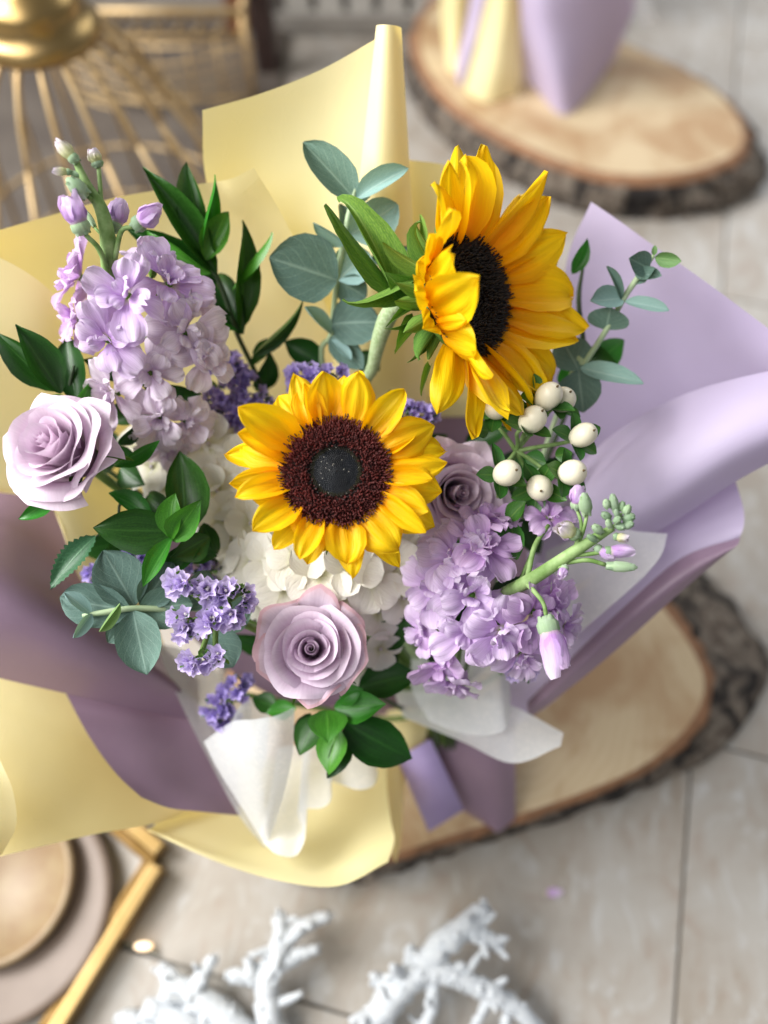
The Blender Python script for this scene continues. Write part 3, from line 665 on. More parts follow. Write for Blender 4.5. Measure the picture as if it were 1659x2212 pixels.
ds = thing('candle_dish', 'round brown dish with a glossy beige plate inside a tan rim', 'dish', dc); T = Matrix.Translation(dc)
mb = MB(); mb.lathe([(.001, 0), (.070, 0), (.088, .006), (.094, .014), (.092, .018), (.086, .018), (.076, .014), (.001, .012)], 56, T); add('base', mb.build('base', M_DISH), ds)
T2 = Matrix.Translation(dc + V((-.004, .016, 0)))
mb = MB(); mb.lathe([(.054, .015), (.062, .017), (.066, .026), (.063, .029), (.058, .027), (.055, .022)], 56, T2); add('rim', mb.build('rim', M_TAN), ds)
mb = MB(); mb.lathe([(.057, .020), (.040, .021), (.001, .021)], 56, T2); add('plate', mb.build('plate', M_PLATE), ds)

def coral(label, branches, seed):
    pts = [Fl(x, y, z) for br in branches for (x, y, z, r) in br]
    rr = random.Random(seed); mb = MB(); c = min(pts, key=lambda p: p.z)
    for br in branches:
        q = [Fl(x, y, z) for x, y, z, r in br]; ra = [r * .00098 for *_, r in br]
        mb.tube(q, ra, 9, 5, jit=.55, seed=seed)
        s = spline(q, 9)
        for i, p in enumerate(s):
            t = i / (len(s) - 1) * (len(ra) - 1); k = min(int(t), len(ra) - 2); r = ra[k] + (ra[k + 1] - ra[k]) * (t - k)
            for _ in range(3):
                d = V((rr.gauss(0, 1), rr.gauss(0, 1), rr.gauss(0, 1))).normalized()
                o = p + d * r * .8
                if o.z > .003: mb.blob(o, r * rr.uniform(.25, .5), 6, 4, jit=.3, seed=rr.random() * 9)
            if rr.random() < .12:
                d = V((rr.gauss(0, 1), rr.gauss(0, 1), abs(rr.gauss(0, .7)))).normalized(); l = r * rr.uniform(1.2, 2.4)
                mb.tube([p, p + d * (r + l * .5), p + d * (r + l) + V((0, 0, .002))], [r * .5, r * .42, r * .25], 6, 2, jit=.4, seed=seed)
    return top('coral_branch', mb.build('coral_branch', M_CORAL), label, 'coral', 'white coral branches on the tiles')
coral('white coral piece with forked upright branches', [
    [(640,2330,.012,11),(590,2230,.018,11),(575,2140,.024,9),(590,2080,.030,8.5),(610,2030,.034,8),(605,1978,.036,6)],
    [(600,2050,.032,7),(650,2005,.036,6),(712,1976,.036,4.5)], [(590,2090,.03,7),(640,2065,.032,6),(688,2050,.034,4)],
    [(578,2130,.026,7),(540,2110,.03,6),(498,2108,.03,6)], [(545,2110,.03,5),(535,2070,.034,4)],
    [(560,2260,.014,10),(480,2190,.018,11),(400,2140,.022,10),(345,2090,.022,6)], [(420,2150,.022,8),(440,2100,.028,6),(462,2068,.03,4)],
    [(480,2250,.012,12),(380,2200,.018,11),(310,2180,.02,9)], [(400,2290,.01,12),(300,2215,.016,10),(255,2205,.018,7)], [(360,2160,.02,8),(375,2110,.024,5)]], 3)
coral('white coral piece arching over with a blunt raised tip', [
    [(780,2330,.010,11),(800,2230,.020,11),(850,2150,.032,12),(920,2080,.042,12),(980,2020,.048,10.5),(1050,1965,.050,8)],
    [(1010,2005,.048,8),(1062,2035,.046,6.5),(1080,2040,.045,5)], [(900,2090,.042,11),(980,2110,.042,8),(1070,2150,.036,8),(1140,2200,.026,7),(1190,2290,.010,7)],
    [(860,2130,.034,9),(825,2120,.036,6),(803,2115,.036,5)], [(890,2090,.04,7),(885,2050,.044,5)], [(960,2100,.042,6),(1005,2085,.046,3)],
    [(930,2110,.04,7),(935,2180,.03,5),(900,2230,.014,5)], [(1060,2150,.036,5),(1040,2190,.024,4),(1010,2240,.008,4)], [(1100,2170,.03,5),(1090,2230,.015,4)]], 8)
mb = MB(); pc_ = Fl(1177, 1930, .003); mb.petal(.016, .009, [(0, .4), (.5, 1), (1, .3)], 5, 4, cup=.5, T=frame(pc_, V((1, .1, 0)), V((0, 0, 1))))
top('fallen_petal', mb.build('fallen_petal', M_STOCK), 'single lilac petal lying on the bare floor tile', 'petal')
lw = thing('fairy_light', 'tiny warm fairy light glowing on its wire beside the coral', 'fairy light', Fl(310, 2045, .004))
mb = MB(); mb.tube([Fl(200, 2035, .002), Fl(260, 2040, .004), Fl(300, 2048, .006), Fl(345, 2062, .003)], .0009, 5, 4); add('wire', mb.build('wire', M_STEMD), lw)
M_LED = NT('led'); M_LED.p.inputs['Emission Color'].default_value = (1, .62, .26, 1); M_LED.p.inputs['Emission Strength'].default_value = 1.6; M_LED = M_LED.m
mb = MB(); mb.blob(Fl(310, 2044, .008), .0045, 10, 8, (1.8, .8, .8)); add('bulb', mb.build('bulb', M_LED), lw)
# ------------------------------------------------------------------ flowers
NST = [0]
def to_bind(p, n=None, r=.0025, pull=.05):
    """points of a stem that leaves p against the direction n and runs to the tie and the foot"""
    k = NST[0]; NST[0] += 1
    a = k * 2.39996; rr = .0030 * math.sqrt(k + .5); off = V((math.cos(a) * rr, math.sin(a) * rr, 0))
    b = BIND + off; out = [p]
    if n is not None: out.append(p - n.normalized() * pull + V((0, 0, -.012)))
    else: out.append(p.lerp(b, .35) + V((0, 0, -.01)))
    return out + [out[-1].lerp(b, .55) + V((0, 0, -.012)), b, FOOT + off * 1.1]
def stem(parent, pts, rad, mt, name='stem', n=7, sm=5):
    mb = MB(); mb.tube(pts, rad, n, sm); return add(name, mb.build(name, mt), parent)

# ---- a leaf between two spots of the photograph
LP = {'ruscus': [(0, .06), (.1, .45), (.3, .92), (.48, 1), (.68, .80), (.85, .42), (.95, .14), (1, .01)],
      'euc': [(0, .10), (.08, .5), (.25, .92), (.45, 1), (.65, .95), (.82, .70), (.93, .40), (1, .05)],
      'bract': [(0, .75), (.2, 1), (.45, .85), (.7, .5), (.88, .2), (1, .02)],
      'hyp': [(0, .15), (.15, .6), (.4, 1), (.65, .95), (.85, .55), (1, .08)],
      'rose': [(0, .08), (.12, .6), (.35, 1), (.55, .96), (.75, .66), (.9, .32), (1, .02)]}
LV = {}
def leaf_mesh(kind, mt, var):
    key = (kind, mt.name, var)
    if key not in LV:
        r_ = random.Random(str(key)); mb = MB()
        if kind == 'ruscus': mb.petal(1, 1, LP[kind], 12, 8, bend=r_.uniform(-.8, .5), b0=r_.uniform(-.1, .35), cup=r_.uniform(.3, .9), ruf=.03, seed=var, twist=r_.uniform(-.4, .4), tip=r_.uniform(-.6, .1), side=r_.uniform(-.2, .2))
        elif kind == 'euc': mb.petal(1, 1, LP[kind], 11, 8, bend=r_.uniform(-.5, .3), b0=.15, cup=r_.uniform(.15, .6), fold=.08, ruf=.05, seed=var + 20, twist=r_.uniform(-.2, .2), side=r_.uniform(-.1, .1))
        elif kind == 'bract': mb.petal(1, 1, LP[kind], 12, 8, bend=r_.uniform(-.7, .3), b0=.2, cup=r_.uniform(.7, 1.25), ruf=.05, seed=var + 40, twist=r_.uniform(-.5, .5), tip=r_.uniform(-1.4, .4))
        elif kind == 'hyp': mb.petal(1, 1, LP[kind], 7, 6, bend=r_.uniform(-.5, .2), b0=.2, cup=r_.uniform(.3, .7), ruf=.03, seed=var + 60)
        elif kind == 'rose': mb.petal(1, 1, LP[kind], 26, 8, bend=-.5, b0=.2, cup=.4, ruf=.04, seed=var + 80, ser=.20)
        LV[key] = mb.build(kind + '_leaf', mt)
    return LV[key]
SP = [(0, .45), (.12, .72), (.35, 1), (.62, .97), (.82, .68), (.92, .36), (.97, .14), (1, .02)]
def sunflower(label, M, rd, petals, ax, stem_pts, stem_r, cupd=0, inner=.48, seed=1, dome=.10, dark=False):
    """M: flower frame (z faces out). petals: (angle, reach from centre, width, lift, row)"""
    base = stem_pts[0]; t = thing('sunflower', label, 'sunflower', base, 'sunflowers in the bouquet'); rr = random.Random(seed)
    mb = MB(); prof = [(.001, -rd * .55), (rd * .35, -rd * .50), (rd * .9, -rd * .22), (rd * 1.02, -rd * .02), (rd * .96, rd * .05), (rd * .8, rd * .11), (rd * .62, rd * .13), (rd * .5, rd * .10), (rd * .3, rd * dome), (.001, rd * (dome + .02))]
    mb.lathe(prof[3:], 36, M); add('disc', mb.build('disc', M_DISC), t)
    mb = MB(); mb.lathe([(.001, -rd * .62)] + [(r_ * 1.02, z_ - .0004) for r_, z_ in prof[1:4]], 30, M); add('receptacle', mb.build('receptacle', M_BRACT), t)
    for k in range(22):
        a = k * 2.39996; o = V((math.cos(a), math.sin(a), 0)); L = rd * rr.uniform(.55, .95); q_ = .55 + .4 * ((k * 7) % 22) / 22
        add('bract', leaf_mesh('bract', M_BRACT, k % 5), t, M @ frame(o * rd * q_ + V((0, 0, -rd * (.50 - .38 * q_) - .001)), o + V((0, 0, rr.uniform(-.45, .15))), V((0, 0, -1)), rr.uniform(-.3, .3), rd * .34, L, L))
    N = 2800; groups = {'outer_florets': (MB(), M_BLACKB if dark else M_MAROON, 0), 'rim_bristles': (MB(), M_BLACKB, 0), 'centre_florets': (MB(), M_BLUEB, 0), 'ring_florets': (MB(), M_OLIVE, 0), 'pollen_specks': (MB(), M_POLLEN, 0)}
    for i in range(1, N):
        f = math.sqrt(i / N); a = i * 2.399963; r = rd * f
        hz_ = rd * (dome + .02 if f < .3 else interp([(0, dome + .02), (.3, dome), (.5, .10), (.62, .13), (.8, .11), (.96, .05), (1.02, -.02)], f))
        p = V((r * math.cos(a), r * math.sin(a), hz_)); o = V((math.cos(a), math.sin(a), 0))
        if f < inner:
            key = 'centre_florets' if f < inner * .86 else 'ring_florets'
            mb = groups[key][0]; s = rd * .026; h = rd * .055
            d = (V((0, 0, 1)) - o * .25).normalized()
            if rr.random() < .03 and f > .1: groups['pollen_specks'][0].blob(p + d * h * .95, rd * .008, 5, 4, T=M)
        else:
            key = 'rim_bristles' if f > .972 or (f < inner * 1.12 and rr.random() < .5) else 'outer_florets'; mb = groups[key][0]
            s = rd * rr.uniform(.010, .018); h = rd * (rr.uniform(.05, .15) if f < .95 else rr.uniform(.08, .19))
            d = (V((0, 0, 1)) + o * ((f - .6) * 1.6 + rr.uniform(-.3, .3)) + V((rr.uniform(-.35, .35), rr.uniform(-.35, .35), 0))).normalized()
        u = d.orthogonal().normalized(); v = d.cross(u); b = len(mb.v)
        for ang in (0, 1.5708, 3.1416, 4.7124):
            q = p + (u * math.cos(ang) + v * math.sin(ang)) * s; mb.v.append(M @ q); mb.uv.append((0, 0))
        for ang in (0, 1.5708, 3.1416, 4.7124):
            q = p + d * h + (u * math.cos(ang) + v * math.sin(ang)) * s * (.75 if f >= inner else .35); mb.v.append(M @ q); mb.uv.append((0, 1))
        for k in range(4): mb.f.append((b + k, b + (k + 1) % 4, b + 4 + (k + 1) % 4, b + 4 + k)); mb.mi.append(0)
        mb.f.append((b + 4, b + 5, b + 6, b + 7)); mb.mi.append(0)
    for k, (mb, mt, _) in groups.items():
        if mb.v: add(k, mb.build(k, mt), t, kind='stuff')
    for i, (an, reach, wd, lift, row) in enumerate(petals):
        a = math.radians(an); o = V((math.cos(a), math.sin(a), 0)); r0 = rd * (1.04 if lift > 36 else .90 if row == 0 else .86)
        L = max(rd * .5, (reach - r0) / max(.45, math.cos(math.radians(lift)) ** .7))
        up = math.radians(lift)
        y = o * math.cos(up) + V((0, 0, 1)) * math.sin(up); z = V((0, 0, 1)) * math.cos(up) - o * math.sin(up)
        p = o * r0 + V((0, 0, rd * (.02 if row == 0 else -.10) + rr.uniform(-.02, .02) * rd))
        mb = MB(); mb.petal(L, wd, SP, 14, 12, bend=rr.uniform(-1.05, .05) + cupd, b0=.25 + rr.uniform(-.15, .2), cup=rr.uniform(-.95, .85) if rr.random() < .7 else 1.1, fold=rr.uniform(-.12, .2), ridge=wd * .05, nr=rr.choice((2, 2.5, 3)), ruf=.09, rf=2.4, seed=seed * 37 + i, twist=rr.uniform(-.45, .45), tip=rr.uniform(-.8, .6), side=rr.uniform(-.22, .22))
        add('petal', mb.build('petal', M_SUN), t, M @ frame(p, y, z, rr.uniform(-.38, .38)))
    if stem_r: stem(t, stem_pts, [stem_r] * 3 + [stem_r * .7] * (len(stem_pts) - 3), M_SUNSTEM, n=14)
    return t

# front sunflower: petal tips read relative to the disc centre
D1 = .440; px = PX * D1
C1 = P(726, 1020, D1); n1 = camdir(.03, .10, 1); Ms1 = facing(C1, n1, UP)
tips = [(690,255,1.15,0),(985,265,1.15,0),(885,195,.7,1),(1190,345,1.05,0),(510,260,.9,1),(548,345,.95,0),(405,340,.9,1),(225,445,1.35,0),(100,680,.9,1),(190,670,1.15,0),(150,895,1.0,1),(290,1010,1.0,0),(325,1235,1.15,0),(445,1325,.9,1),(575,1250,1.1,0),(595,1385,.95,1),(860,1395,1.15,0),(925,1475,.85,1),(1130,1350,1.35,0),(1168,1415,.85,1),(1375,1195,1.15,0),(1345,1070,.8,0),(1425,935,1.3,0),(1450,760,1.05,0),(1455,650,.95,1),(1378,575,1.2,0),(1285,545,.9,1),(750,290,.8,1),(700,1320,1.0,0),(230,740,.8,1)]
pet = []
for x, y, wd, row in tips:
    dx, dy = (x - 788) / 1.508 / 1.8228, (848 - y) / 1.508 / 1.8228
    pet.append((math.degrees(math.atan2(dy, dx)), math.hypot(dx, dy) * px, wd * 80 * px, 10 if row == 0 else -6, row))
rq = random.Random(4)
for k in range(9): pet.append((k * 40 + rq.uniform(-12, 12), rq.uniform(205, 240) * px, rq.uniform(54, 72) * px, rq.uniform(-8, 16), k % 2))
sunflower('sunflower facing the viewer with a dark maroon and black disc', Ms1, 116 * px, pet, None, to_bind(C1 - n1 * .012, n1, pull=.06), .0045, seed=3)

# side-turned sunflower
D2 = .465; px2 = PX * D2
C2 = P(1010, 640, D2); n2 = camdir(.68, .03, .73); Ms2 = facing(C2, n2, UP)
rr = random.Random(11); pet = []
# (angle, reach, width, lift, row)
for an, re, wd, li, row in [(92,300,92,18,0),(70,318,100,22,0),(52,300,96,20,0),(33,292,104,26,0),(14,280,108,30,0),(-5,285,112,32,0),(-24,282,106,30,0),(-43,280,108,28,0),(-62,285,104,24,0),(-80,292,112,18,0),(-97,300,92,22,0),(-116,265,86,30,0),(-135,225,84,42,0),(-158,235,104,64,0),(178,225,100,55,0),(152,225,84,56,0),(-175,200,70,40,0),(165,210,60,44,0),(-145,210,64,50,0),(128,240,88,34,0),(110,280,92,26,0),
    (101,322,76,10,1),(80,330,84,12,1),(61,318,84,12,1),(42,315,84,14,1),(24,305,84,18,1),(4,300,84,20,1),(-14,300,84,22,1),(-33,305,90,20,1),(-52,300,84,18,1),(-71,312,90,12,1),(-89,316,84,8,1),(-107,290,80,12,1),(118,290,76,16,1),(-150,190,60,25,1),(165,180,60,25,1)]:
    pet.append((an + rr.uniform(-3, 3), (re + rr.uniform(-8, 8)) * px2, wd * 1.08 * px2, li + rr.uniform(-3, 3), row))
b2 = C2 - n2 * .030
stp = [b2 + n2 * .012, P(880, 650, .485), P(835, 690, .495), P(806, 790, .515), P(795, 900, .545)]
k0 = to_bind(stp[-1]); stp += k0[2:]
S2 = sunflower('sunflower turned to the right with downy green bracts at its back', Ms2, 127 * px2, pet, None, stp, .0055, cupd=.12, inner=.16, seed=5, dome=.06, dark=True)

LC = [0]
def leaf(parent, kind, b, t, wpx, mt, roll=0, var=None, zh=None, name='leaf'):
    B, T_ = P(*b), P(*t); LC[0] += 1; var = LC[0] % 5 if var is None else var
    L = (T_ - B).length; W = wpx * PX * (b[2] + t[2]) / 2
    return add(name, leaf_mesh(kind, mt, var), parent, frame(B, T_ - B, zh or tocam(B), roll, W, L, L))

# bracts of the side-turned sunflower
for b, t, wd, roll in [((845,612,.478),(742,392,.452),78,.5),((850,620,.476),(720,430,.466),26,-.5),((885,600,.476),(733,655,.46),70,-.7),((880,640,.474),(838,590,.455),95,.3),((895,660,.47),(832,708,.455),34,.2),((905,690,.47),(836,715,.458),24,-.3),((905,700,.472),(857,783,.455),44,.6),((915,730,.472),(880,786,.458),34,-.5),((905,560,.485),(912,455,.485),24,.3),((900,590,.48),(870,545,.47),34,-.4),((930,790,.475),(905,855,.47),16,.3),((870,600,.49),(850,560,.48),60,.3)]:
    leaf(S2, 'bract', b, t, wd, M_BRACT, roll, name='bract')

# ---- roses
def rose(label, c, n, Rr, mt, mto, seed, up=UP, spin=0, squash=1.0, soft=1.0):
    M = facing(c, n, up) @ Matrix.Rotation(spin, 4, 'Z'); rr = random.Random(seed)
    nn = n.normalized(); t = thing('rose', label, 'rose', c - nn * Rr * 1.1, 'roses in the bouquet')
    def shell(phi, span, rb, rt, h0, h1, curl, sp, point, nv=14, nu=18, wav=.02, sd=0, tilt=0, pr=0):
        rows = []
        for i in range(nv + 1):
            v = i / nv; row = []
            for j in range(nu + 1):
                w_ = 2 * j / nu - 1
                a = phi + w_ * span / 2 * (.55 + .45 * min(1, v * 1.6))
                pk = max(0, 1 - abs(w_) * 1.35) ** 1.3
                hh_ = h0 + (h1 - h0) * v * (1 - .24 * abs(w_) ** 3) + point * pk * v ** 4 + tilt * w_ * v ** 2
                r_ = rb + (rt - rb) * math.sin(min(1, v * 1.15) * math.pi / 2) ** .8
                r_ *= 1 + sp * w_
                c_ = max(0, (v - .60) / .40); cj = curl * (1 + .55 * nz(w_ * 1.6 + sd, sd))
                r_ += cj * c_ ** 1.4 + pr * pk * c_; hh_ -= abs(cj) * .95 * c_ ** 2.2
                r_ += wav * Rr * nz(w_ * 2.3 + sd, v * 2, sd) * v; hh_ += wav * Rr * 1.4 * nz(w_ * 2.6 - sd, v * 1.5 + 4, sd) * v ** 2
                row.append(V((r_ * math.cos(a), r_ * math.sin(a), hh_)))
            rows.append(row)
        return rows
    N = 14
    for k in range(N):
        f = k / (N - 1); phi = k * 2.399963 + rr.uniform(-.35, .35)
        rt = Rr * (.17 + .56 * f ** 1.05) * rr.uniform(.94, 1.06); rb = Rr * (.03 + .30 * f)
        span = math.radians(240 - 105 * f + rr.uniform(-15, 15))
        h1 = Rr * (.55 - .20 * f ** 1.5 + rr.uniform(-.05, .05)) * squash; h0 = -Rr * .85
        curl = Rr * (.02 + .27 * f ** 1.1 + rr.uniform(-.01, .06)); sp = rr.uniform(.12, .24) - .10 * f
        mb = MB(); mb.grid(shell(phi, span, rb, rt, h0, h1, curl, sp, Rr * (.02 + .06 * f), sd=seed * 7 + k * 1.3, wav=(.03 + .06 * f) * soft, tilt=Rr * rr.uniform(-.09, .09) * (.3 + f), pr=Rr * .10 * f * soft))
        add('petal', mb.build('petal', mt), t, M)
    rows = []                # the tight spiral at the heart
    for i in range(7):
        v = i / 6; row = []
        for j in range(46):
            q_ = j / 45; a = q_ * 5.2 * math.pi + seed; r_ = Rr * (.012 + .15 * q_) * (.55 + .45 * v) + Rr * .02 * max(0, v - .7)
            row.append(V((r_ * math.cos(a), r_ * math.sin(a), Rr * (-.1 + (.66 - .10 * q_ + .03 * math.sin(a * 1.7)) * v) * squash)))
        rows.append(row)
    mb = MB(); mb.grid(rows); add('petal', mb.build('petal', mt), t, M)
    for k in range(6):       # the loosest petals outside
        phi = k * 1.0472 + rr.uniform(-.25, .25)
        mb = MB(); mb.grid(shell(phi, math.radians(rr.uniform(80, 110)), Rr * .38, Rr * rr.uniform(.78, .88), -Rr * .9, Rr * rr.uniform(.05, .26), Rr * rr.uniform(.20, .34), .03, Rr * rr.uniform(0, .12), sd=seed * 11 + k * 2.1, wav=.09 * soft, tilt=Rr * rr.uniform(-.14, .14) * soft, pr=Rr * rr.uniform(.10, .48) * soft))
        add('petal', mb.build('petal', mto), t, M)
    mb = MB(); mb.lathe([(Rr * .08, -Rr * 1.25), (Rr * .2, -Rr * 1.1), (Rr * .3, -Rr * .92), (Rr * .36, -Rr * .80), (.001, -Rr * .78)], 14, M); add('hip', mb.build('hip', M_SEPAL), t)
    for k in range(5):
        a = k * 1.2566; o = V((math.cos(a), math.sin(a), 0)); p = o * Rr * .33 + V((0, 0, -Rr * .82)); L = Rr * rr.uniform(.8, 1.0)
        add('sepal', leaf_mesh('bract', M_SEPAL, k), t, M @ frame(p, o * .9 + V((0, 0, rr.uniform(-.2, .5))), V((0, 0, 1)), 0, Rr * .30, L, L))
    stem(t, to_bind(c - nn * Rr * 1.2, nn, pull=.04), .0030, M_STEM)
    return t
dl = .450
rose('pale lavender rose open wide beside the left yellow paper', P(118, 965, dl), camdir(-.26, .30, 1), 116 * PX * dl, M_ROSE, M_ROSE, 2, squash=1.1, soft=.45)
db = .470
rose('mauve rose with pink-tipped outer petals above the white tissue cone', P(672, 1402, db), camdir(.06, .20, 1), 102 * PX * db, M_ROSEM, M_ROSEP, 4, spin=.6, soft=.8)
dr = .497
rose('shaded mauve rose half hidden behind the front sunflower', P(985, 1062, dr), camdir(.25, -.05, 1), 92 * PX * dr, M_ROSEM, M_ROSEM, 6, spin=2.0, squash=1.2)

# ---- stock
SKP = [(0, .12), (.2, .26), (.42, .70), (.70, 1), (.88, .92), (1, .50)]
SKM = {}
def stock_petals(mt):
    if mt.name not in SKM:
        l = []
        for k in range(8):
            r_ = random.Random(k * 5 + 1); mb = MB()
            mb.petal(1, r_.uniform(.72, .95), SKP, 10, 9, bend=r_.uniform(-1.5, -.2), b0=.40, cup=r_.uniform(-.5, .6), ruf=.24, rf=2.3, seed=k + 3, twist=r_.uniform(-.4, .4), tip=r_.uniform(-.6, .5))
            l.append(mb.build('stock_petal', mt))
        SKM[mt.name] = l
    return SKM[mt.name]
mb = MB(); mb.blob((0, 0, -.10), .12, 7, 5, (1, 1, 1.6)); HEART = mb.build('floret_heart', M_SEPAL)
def floret(parent, c, n, s, mt, rr, n1_=5, n2_=3, n3_=3):
    M = facing(c, n, camdir(rr.uniform(-1, 1), rr.uniform(-1, 1), .1))
    fl = add('floret', HEART, parent, M @ Matrix.Scale(s, 4)); ms = stock_petals(mt); ph = rr.uniform(0, 6)
    for ring, cnt, lift, ln in ((0, n1_, .12, 1.0), (1, n2_, .62, .80), (2, n3_, 1.10, .55)):
        for k in range(cnt):
            a = ph + ring * .7 + k * 2 * math.pi / cnt + rr.uniform(-.25, .25); e = lift + rr.uniform(-.2, .2)
            o = V((math.cos(a), math.sin(a), 0)); y = o * math.cos(e) + V((0, 0, math.sin(e))); z = V((0, 0, math.cos(e))) - o * math.sin(e)
            L = s * ln * rr.uniform(.88, 1.12)
            add('petal', rr.choice(ms), fl, M @ frame(o * s * .05, y, z, rr.uniform(-.35, .35), L, L, L))
def bud(parent, b, t, wpx, kind, rr):        # kind: 'green', 'open' (coloured tip), 'white'
    B, T_ = P(*b), P(*t); L = (T_ - B).length; W = wpx * (.82 if kind == 'green' else .98) * PX * b[2]; M = frame(B, T_ - B, tocam(B), rr.uniform(0, 3), 1, 1, 1)
    RX = M @ Matrix.Rotation(-math.pi / 2, 4, 'X')
    mb = MB(); q = .98 if kind == 'green' else .42; cw = 1 if kind == 'green' else .72
    mb.lathe([(W * .10, 0), (W * .30 * cw, L * .08 * q), (W * .47 * cw, L * .32 * q), (W * .46 * cw, L * .6 * q), (W * .32 * cw, L * .85 * q), (W * .10, L * q), (.0001, L * q * 1.02)], 12, RX)
    o = add('bud', mb.build('bud', M_CALYX), parent)
    for k in range(4):
        a = k * 1.5708; d = V((math.cos(a), 0, math.sin(a)))
        mb = MB(); mb.petal(L * (.92 if kind == 'green' else .50), W * .68 * cw, [(0, .3), (.3, .9), (.7, .8), (1, .1)], 6, 4, bend=.25, b0=-.12, cup=1.0, T=M @ frame(d * W * .38 * cw, V((0, 1, 0)), -d))
        add('calyx_lobe', mb.build('calyx_lobe', M_CALYX), o)
    if kind != 'green':
        for k in range(6):
            a = k * 1.05 + rr.uniform(-.2, .2); d = V((math.cos(a), 0, math.sin(a)))
            mb = MB(); mb.petal(L * rr.uniform(.66, .84), W * rr.uniform(.9, 1.15), [(0, .4), (.35, 1), (.75, .9), (1, .35)], 8, 6, bend=rr.uniform(.5, 1.15), b0=-.28, cup=1.1, ruf=.12, seed=k + B.x * 90, T=M @ frame(d * W * .26 + V((0, L * .2, 0)), V((0, 1, 0)) + d * .12, -d))
            add('petal', mb.build('petal', M_BUDW if kind == 'white' else (M_STOCK if k % 3 else M_STOCKD)), o)

def stock(label, spine, florets, buds, twigs, mts, seed, rad):
    rr = random.Random(seed); q = [P(*p) for p in spine]
    t = thing('stock_flower', label, 'stock flower', q[-1], 'stock flower spikes in the bouquet')
    k0 = to_bind(q[-1]); stem(t, q + k0[2:], rad + [rad[-1]] * 3, M_STEMS, n=10)
    for (x, y, d, nx, ny, nt, s, mi) in florets:
        c = P(x, y, d); s_ = s * .93 * PX * d; n = camdir(nx, ny, nt)
        floret(t, c, n, s_, mts[mi], rr)
        a = min(spline(q, 6), key=lambda p: (p - (c - n * s_ * 1.2)).length)
        stem(t, [a, a.lerp(c, .5) - n * s_ * .25, c - n * s_ * .12], .0013, M_STEMS, 'pedicel', 5, 3)
    for b, tt, wd, kd in buds: bud(t, b, tt, wd, kd, rr)
    for tw in twigs: stem(t, [P(*p[:3]) for p in tw], [p[3] * .001 for p in tw], M_STEMS, 'pedicel', 7, 4)
    return t
rr = random.Random(5); d = .455
FL = [(275,640,.452,-.05,.15,1,102,0),(235,735,.462,-.25,-.45,1,92,0),(365,615,.470,.55,.25,.8,95,0),(330,580,.478,.2,.7,.6,85,0),(175,600,.492,-.8,.35,.35,88,1),(170,690,.490,-.9,-.1,.5,70,1),
      (400,720,.478,.6,-.1,.8,92,2),(440,770,.488,.7,-.2,.6,80,2),(325,805,.480,.1,-.4,1,86,2),(245,850,.490,-.5,-.3,.8,84,2),(345,900,.492,.2,-.5,.9,88,2),(400,910,.500,.6,-.5,.6,75,2),(360,960,.512,.3,-.8,.4,70,2),(420,650,.488,.8,.3,.4,80,2),]
stock('tall lilac stock spike with open buds at its tip by the birdcage',
      [(160,340,.432),(188,400,.438),(218,450,.443),(232,510,.450),(240,600,.464),(285,760,.500),(330,900,.525)], FL,
      [((168,352,.432),(118,300,.428),38,'white'),((214,362,.440),(195,318,.436),42,'white'),((190,425,.436),(143,384,.430),46,'green'),((182,508,.440),(140,412,.430),64,'open'),((288,492,.446),(350,446,.440),56,'open'),((240,500,.456),(262,432,.455),62,'open'),((156,372,.434),(112,368,.430),22,'white'),((180,380,.436),(150,372,.434),18,'green'),((205,490,.452),(182,452,.452),18,'green')],
      [[(213,362,.440,1.1),(216,400,.441,1.2),(219,450,.443,1.4)],[(185,507,.440,1.3),(215,540,.447,1.5),(236,600,.458,1.7)],[(288,490,.446,1.2),(262,500,.448,1.4),(248,560,.455,1.6)],[(242,500,.456,1.2),(250,530,.456,1.2),(245,575,.458,1.4)],[(190,424,.436,1.2),(205,440,.441,1.3),(222,470,.446,1.4)],[(205,492,.452,.8),(220,510,.451,.9),(234,545,.455,1)]],
      [M_STOCK, M_STOCKD, M_STOCKP], 21, [.0016, .0026, .0036, .0042, .0046, .0046, .0046])
FR = [(985,1205,.470,-.1,.3,1,88,0),(1045,1185,.472,.3,.5,.8,90,1),(945,1265,.478,-.6,0,.8,88,0),(1020,1285,.466,0,0,1,95,0),(1015,1365,.474,-.1,-.4,1,88,0),(1085,1360,.468,.1,-.5,1,92,0),(1150,1320,.470,.5,-.2,.9,95,1),(1185,1290,.478,.8,.1,.6,80,1),(1125,1410,.478,.2,-.8,.7,78,0),(955,1430,.492,-.5,-.6,.7,82,1),(985,1470,.498,-.2,-.8,.6,70,0),(1045,1125,.484,.2,.8,.4,80,1),(925,1370,.494,-.8,-.3,.5,75,0),(1185,1120,.478,.2,.6,.8,68,1),(1215,1350,.486,.8,-.4,.4,68,0),]
